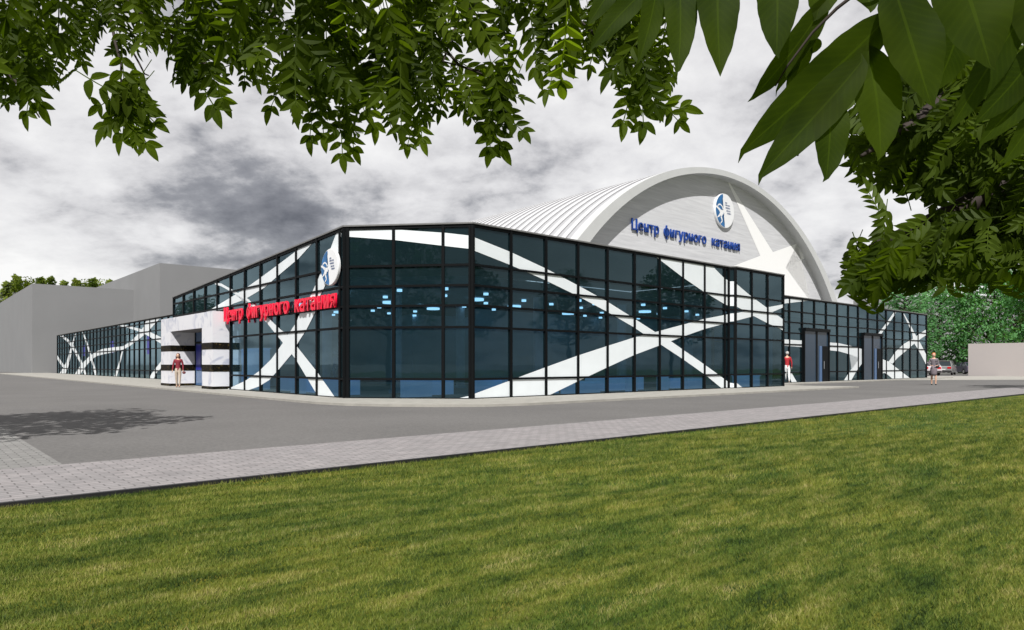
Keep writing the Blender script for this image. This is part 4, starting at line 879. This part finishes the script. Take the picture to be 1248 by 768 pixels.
# ------------------------------------------------------------------ cars
def car(loc,rz,label,paint,suv=True):
    e=empty('parked_car',loc,local=False,rz=rz); tag(e,label,'car')
    Lc,Wc=4.4,1.78; hh=1.62 if suv else 1.46; gb=.28
    pr=[(-2.2,.42),(-2.16,.78),(-2.05,.98 if suv else .95),(-1.2,1.0),(-.9,1.02),(1.2,1.0),(2.0,1.02),(2.15,.9),(2.2,.42)]    # front at -x
    mb=MB(); hw=Wc/2
    body=[(-2.2,gb+.12),(-2.18,.70),(-2.0,.86),(-1.05,.98),(2.02,1.02),(2.15,.92),(2.2,.55),(2.12,gb)]
    low=[(x,gb) for x in (2.12,)]
    def arch(cx,r=.37,n=10): return [(cx+r*math.cos(math.pi*i/n),gb+r*math.sin(math.pi*i/n)) for i in range(n+1)]
    prof=[(-2.12,gb)]+body[:-1]+[(2.12,gb)]+arch(1.35)+arch(-1.35)
    n=len(prof); vs=[]
    secs=[(-hw*.97,1),(-hw,.985),(hw,.985),(hw*.97,1)]
    bm=bmesh.new()
    f=bm.faces.new([bm.verts.new((x,-hw,z)) for x,z in prof]); r=bmesh.ops.extrude_face_region(bm,geom=[f]); bmesh.ops.translate(bm,vec=(0,Wc,0),verts=[v for v in r['geom'] if isinstance(v,bmesh.types.BMVert)])
    bmesh.ops.recalc_face_normals(bm,faces=bm.faces); bmesh.ops.bevel(bm,geom=[ed for ed in bm.edges if abs(ed.verts[0].co.y-ed.verts[1].co.y)<.01 and min(ed.verts[0].co.z,ed.verts[1].co.z)>.5],offset=.07,segments=3,affect='EDGES'); bmesh.ops.triangulate(bm,faces=[f for f in bm.faces if len(f.verts)>4])
    me=bpy.data.meshes.new('body'); bm.to_mesh(me); bm.free(); me.materials.append(paint); o=bpy.data.objects.new('body',me); col.objects.link(o); o.parent=e
    x0,x1,x2,x3=(-1.05,-.35,1.65,2.05) if suv else (-1.0,-.2,1.2,2.0)
    b0,b1=hw-.06,hw-.24
    gl=mat('car_glass',(.02,.03,.035),.08,spec=.8)
    mb=MB(); z0,z1=.99,hh-.07
    mb.add([(x0,-b0,z0),(x3,-b0,z0),(x3,b0,z0),(x0,b0,z0),(x1,-b1,z1),(x2,-b1,z1),(x2,b1,z1),(x1,b1,z1)],[(0,3,2,1),(4,5,6,7),(0,1,5,4),(1,2,6,5),(2,3,7,6),(3,0,4,7)]); mb.build('cabin_glass',gl,e)
    mb=MB(); mb.box(x1-.05,x2+.08,-b1-.03,b1+.03,z1,hh)
    for sy in (-1,1):
        for xa,xb in ((x0,x1),(x3,x2),((x1+x2)/2-.0,(x1+x2)/2)): mb.tube([(xa,sy*(b0+.005),z0),(xb,sy*(b1+.01),z1+.02)],.04,6)
    mb.build('roof',paint,e)
    ty=mat('tyre',(.012,.012,.012),.8); rm=mat('rim',(.45,.45,.46),.35,metal=.7)
    for x in (-1.35,1.35):
        for sy in (-1,1):
            mb=MB(); y=sy*(hw-.10); mb.tube([(x,y-.1,.32),(x,y-.08,.32),(x,y+.08,.32),(x,y+.1,.32)],[.28,.32,.32,.28],22); wq=mb.build('wheel',ty,e)
            mb=MB(); mb.tube([(x,y+sy*.095,.32),(x,y+sy*.11,.32)],[.20,.17],14); mb.build('rim',rm,wq)
    for sy in (-1,1):
        mb=MB(); mb.box(2.10,2.215,sy*.62-.18,sy*.62+.18,.72,.93); mb.build('tail_light',mat('tail_red',(.55,.015,.02),.25),e)
        mb=MB(); mb.box(-2.21,-2.08,sy*.62-.2,sy*.62+.2,.62,.76); mb.build('headlight',mat('lamp_clear',(.7,.7,.7),.15),e)
        mb=MB(); mb.box(x0+.15,x0+.32,sy*(hw+.02)-.08,sy*(hw+.02)+.08,.98,1.10); mb.build('wing_mirror',paint,e)
    mb=MB(); mb.box(2.12,2.23,-.85,.85,gb+.05,.50); mb.box(-2.23,-2.12,-.85,.85,gb+.05,.5); mb.build('bumper',mat('bumper_black',(.02,.02,.02),.6),e)
    mb=MB(); mb.box(2.17,2.225,-.26,.26,.56,.68); mb.build('number_plate',mat('plate',(.7,.7,.7),.5),e)
    return e
P1=mat('paint_silver',(.32,.32,.32),.3,metal=.4); P2=mat('paint_violet',(.12,.11,.16),.3,metal=.3); P3=mat('paint_white',(.55,.5,.52),.3)
def cp(px,Y): p=sight(px,HY,Y); return (p.x,p.y,-.012)
car(cp(1152,80),R_(-128),'silver estate car with red tail light parked behind the woman in grey',P1)
car(cp(1176,86),R_(-95),'dark violet hatchback half hidden by the pale boundary wall',P2,False)
car(cp(1129,77),R_(-105),'pale pinkish car mostly hidden behind the right wing corner',P3,False)
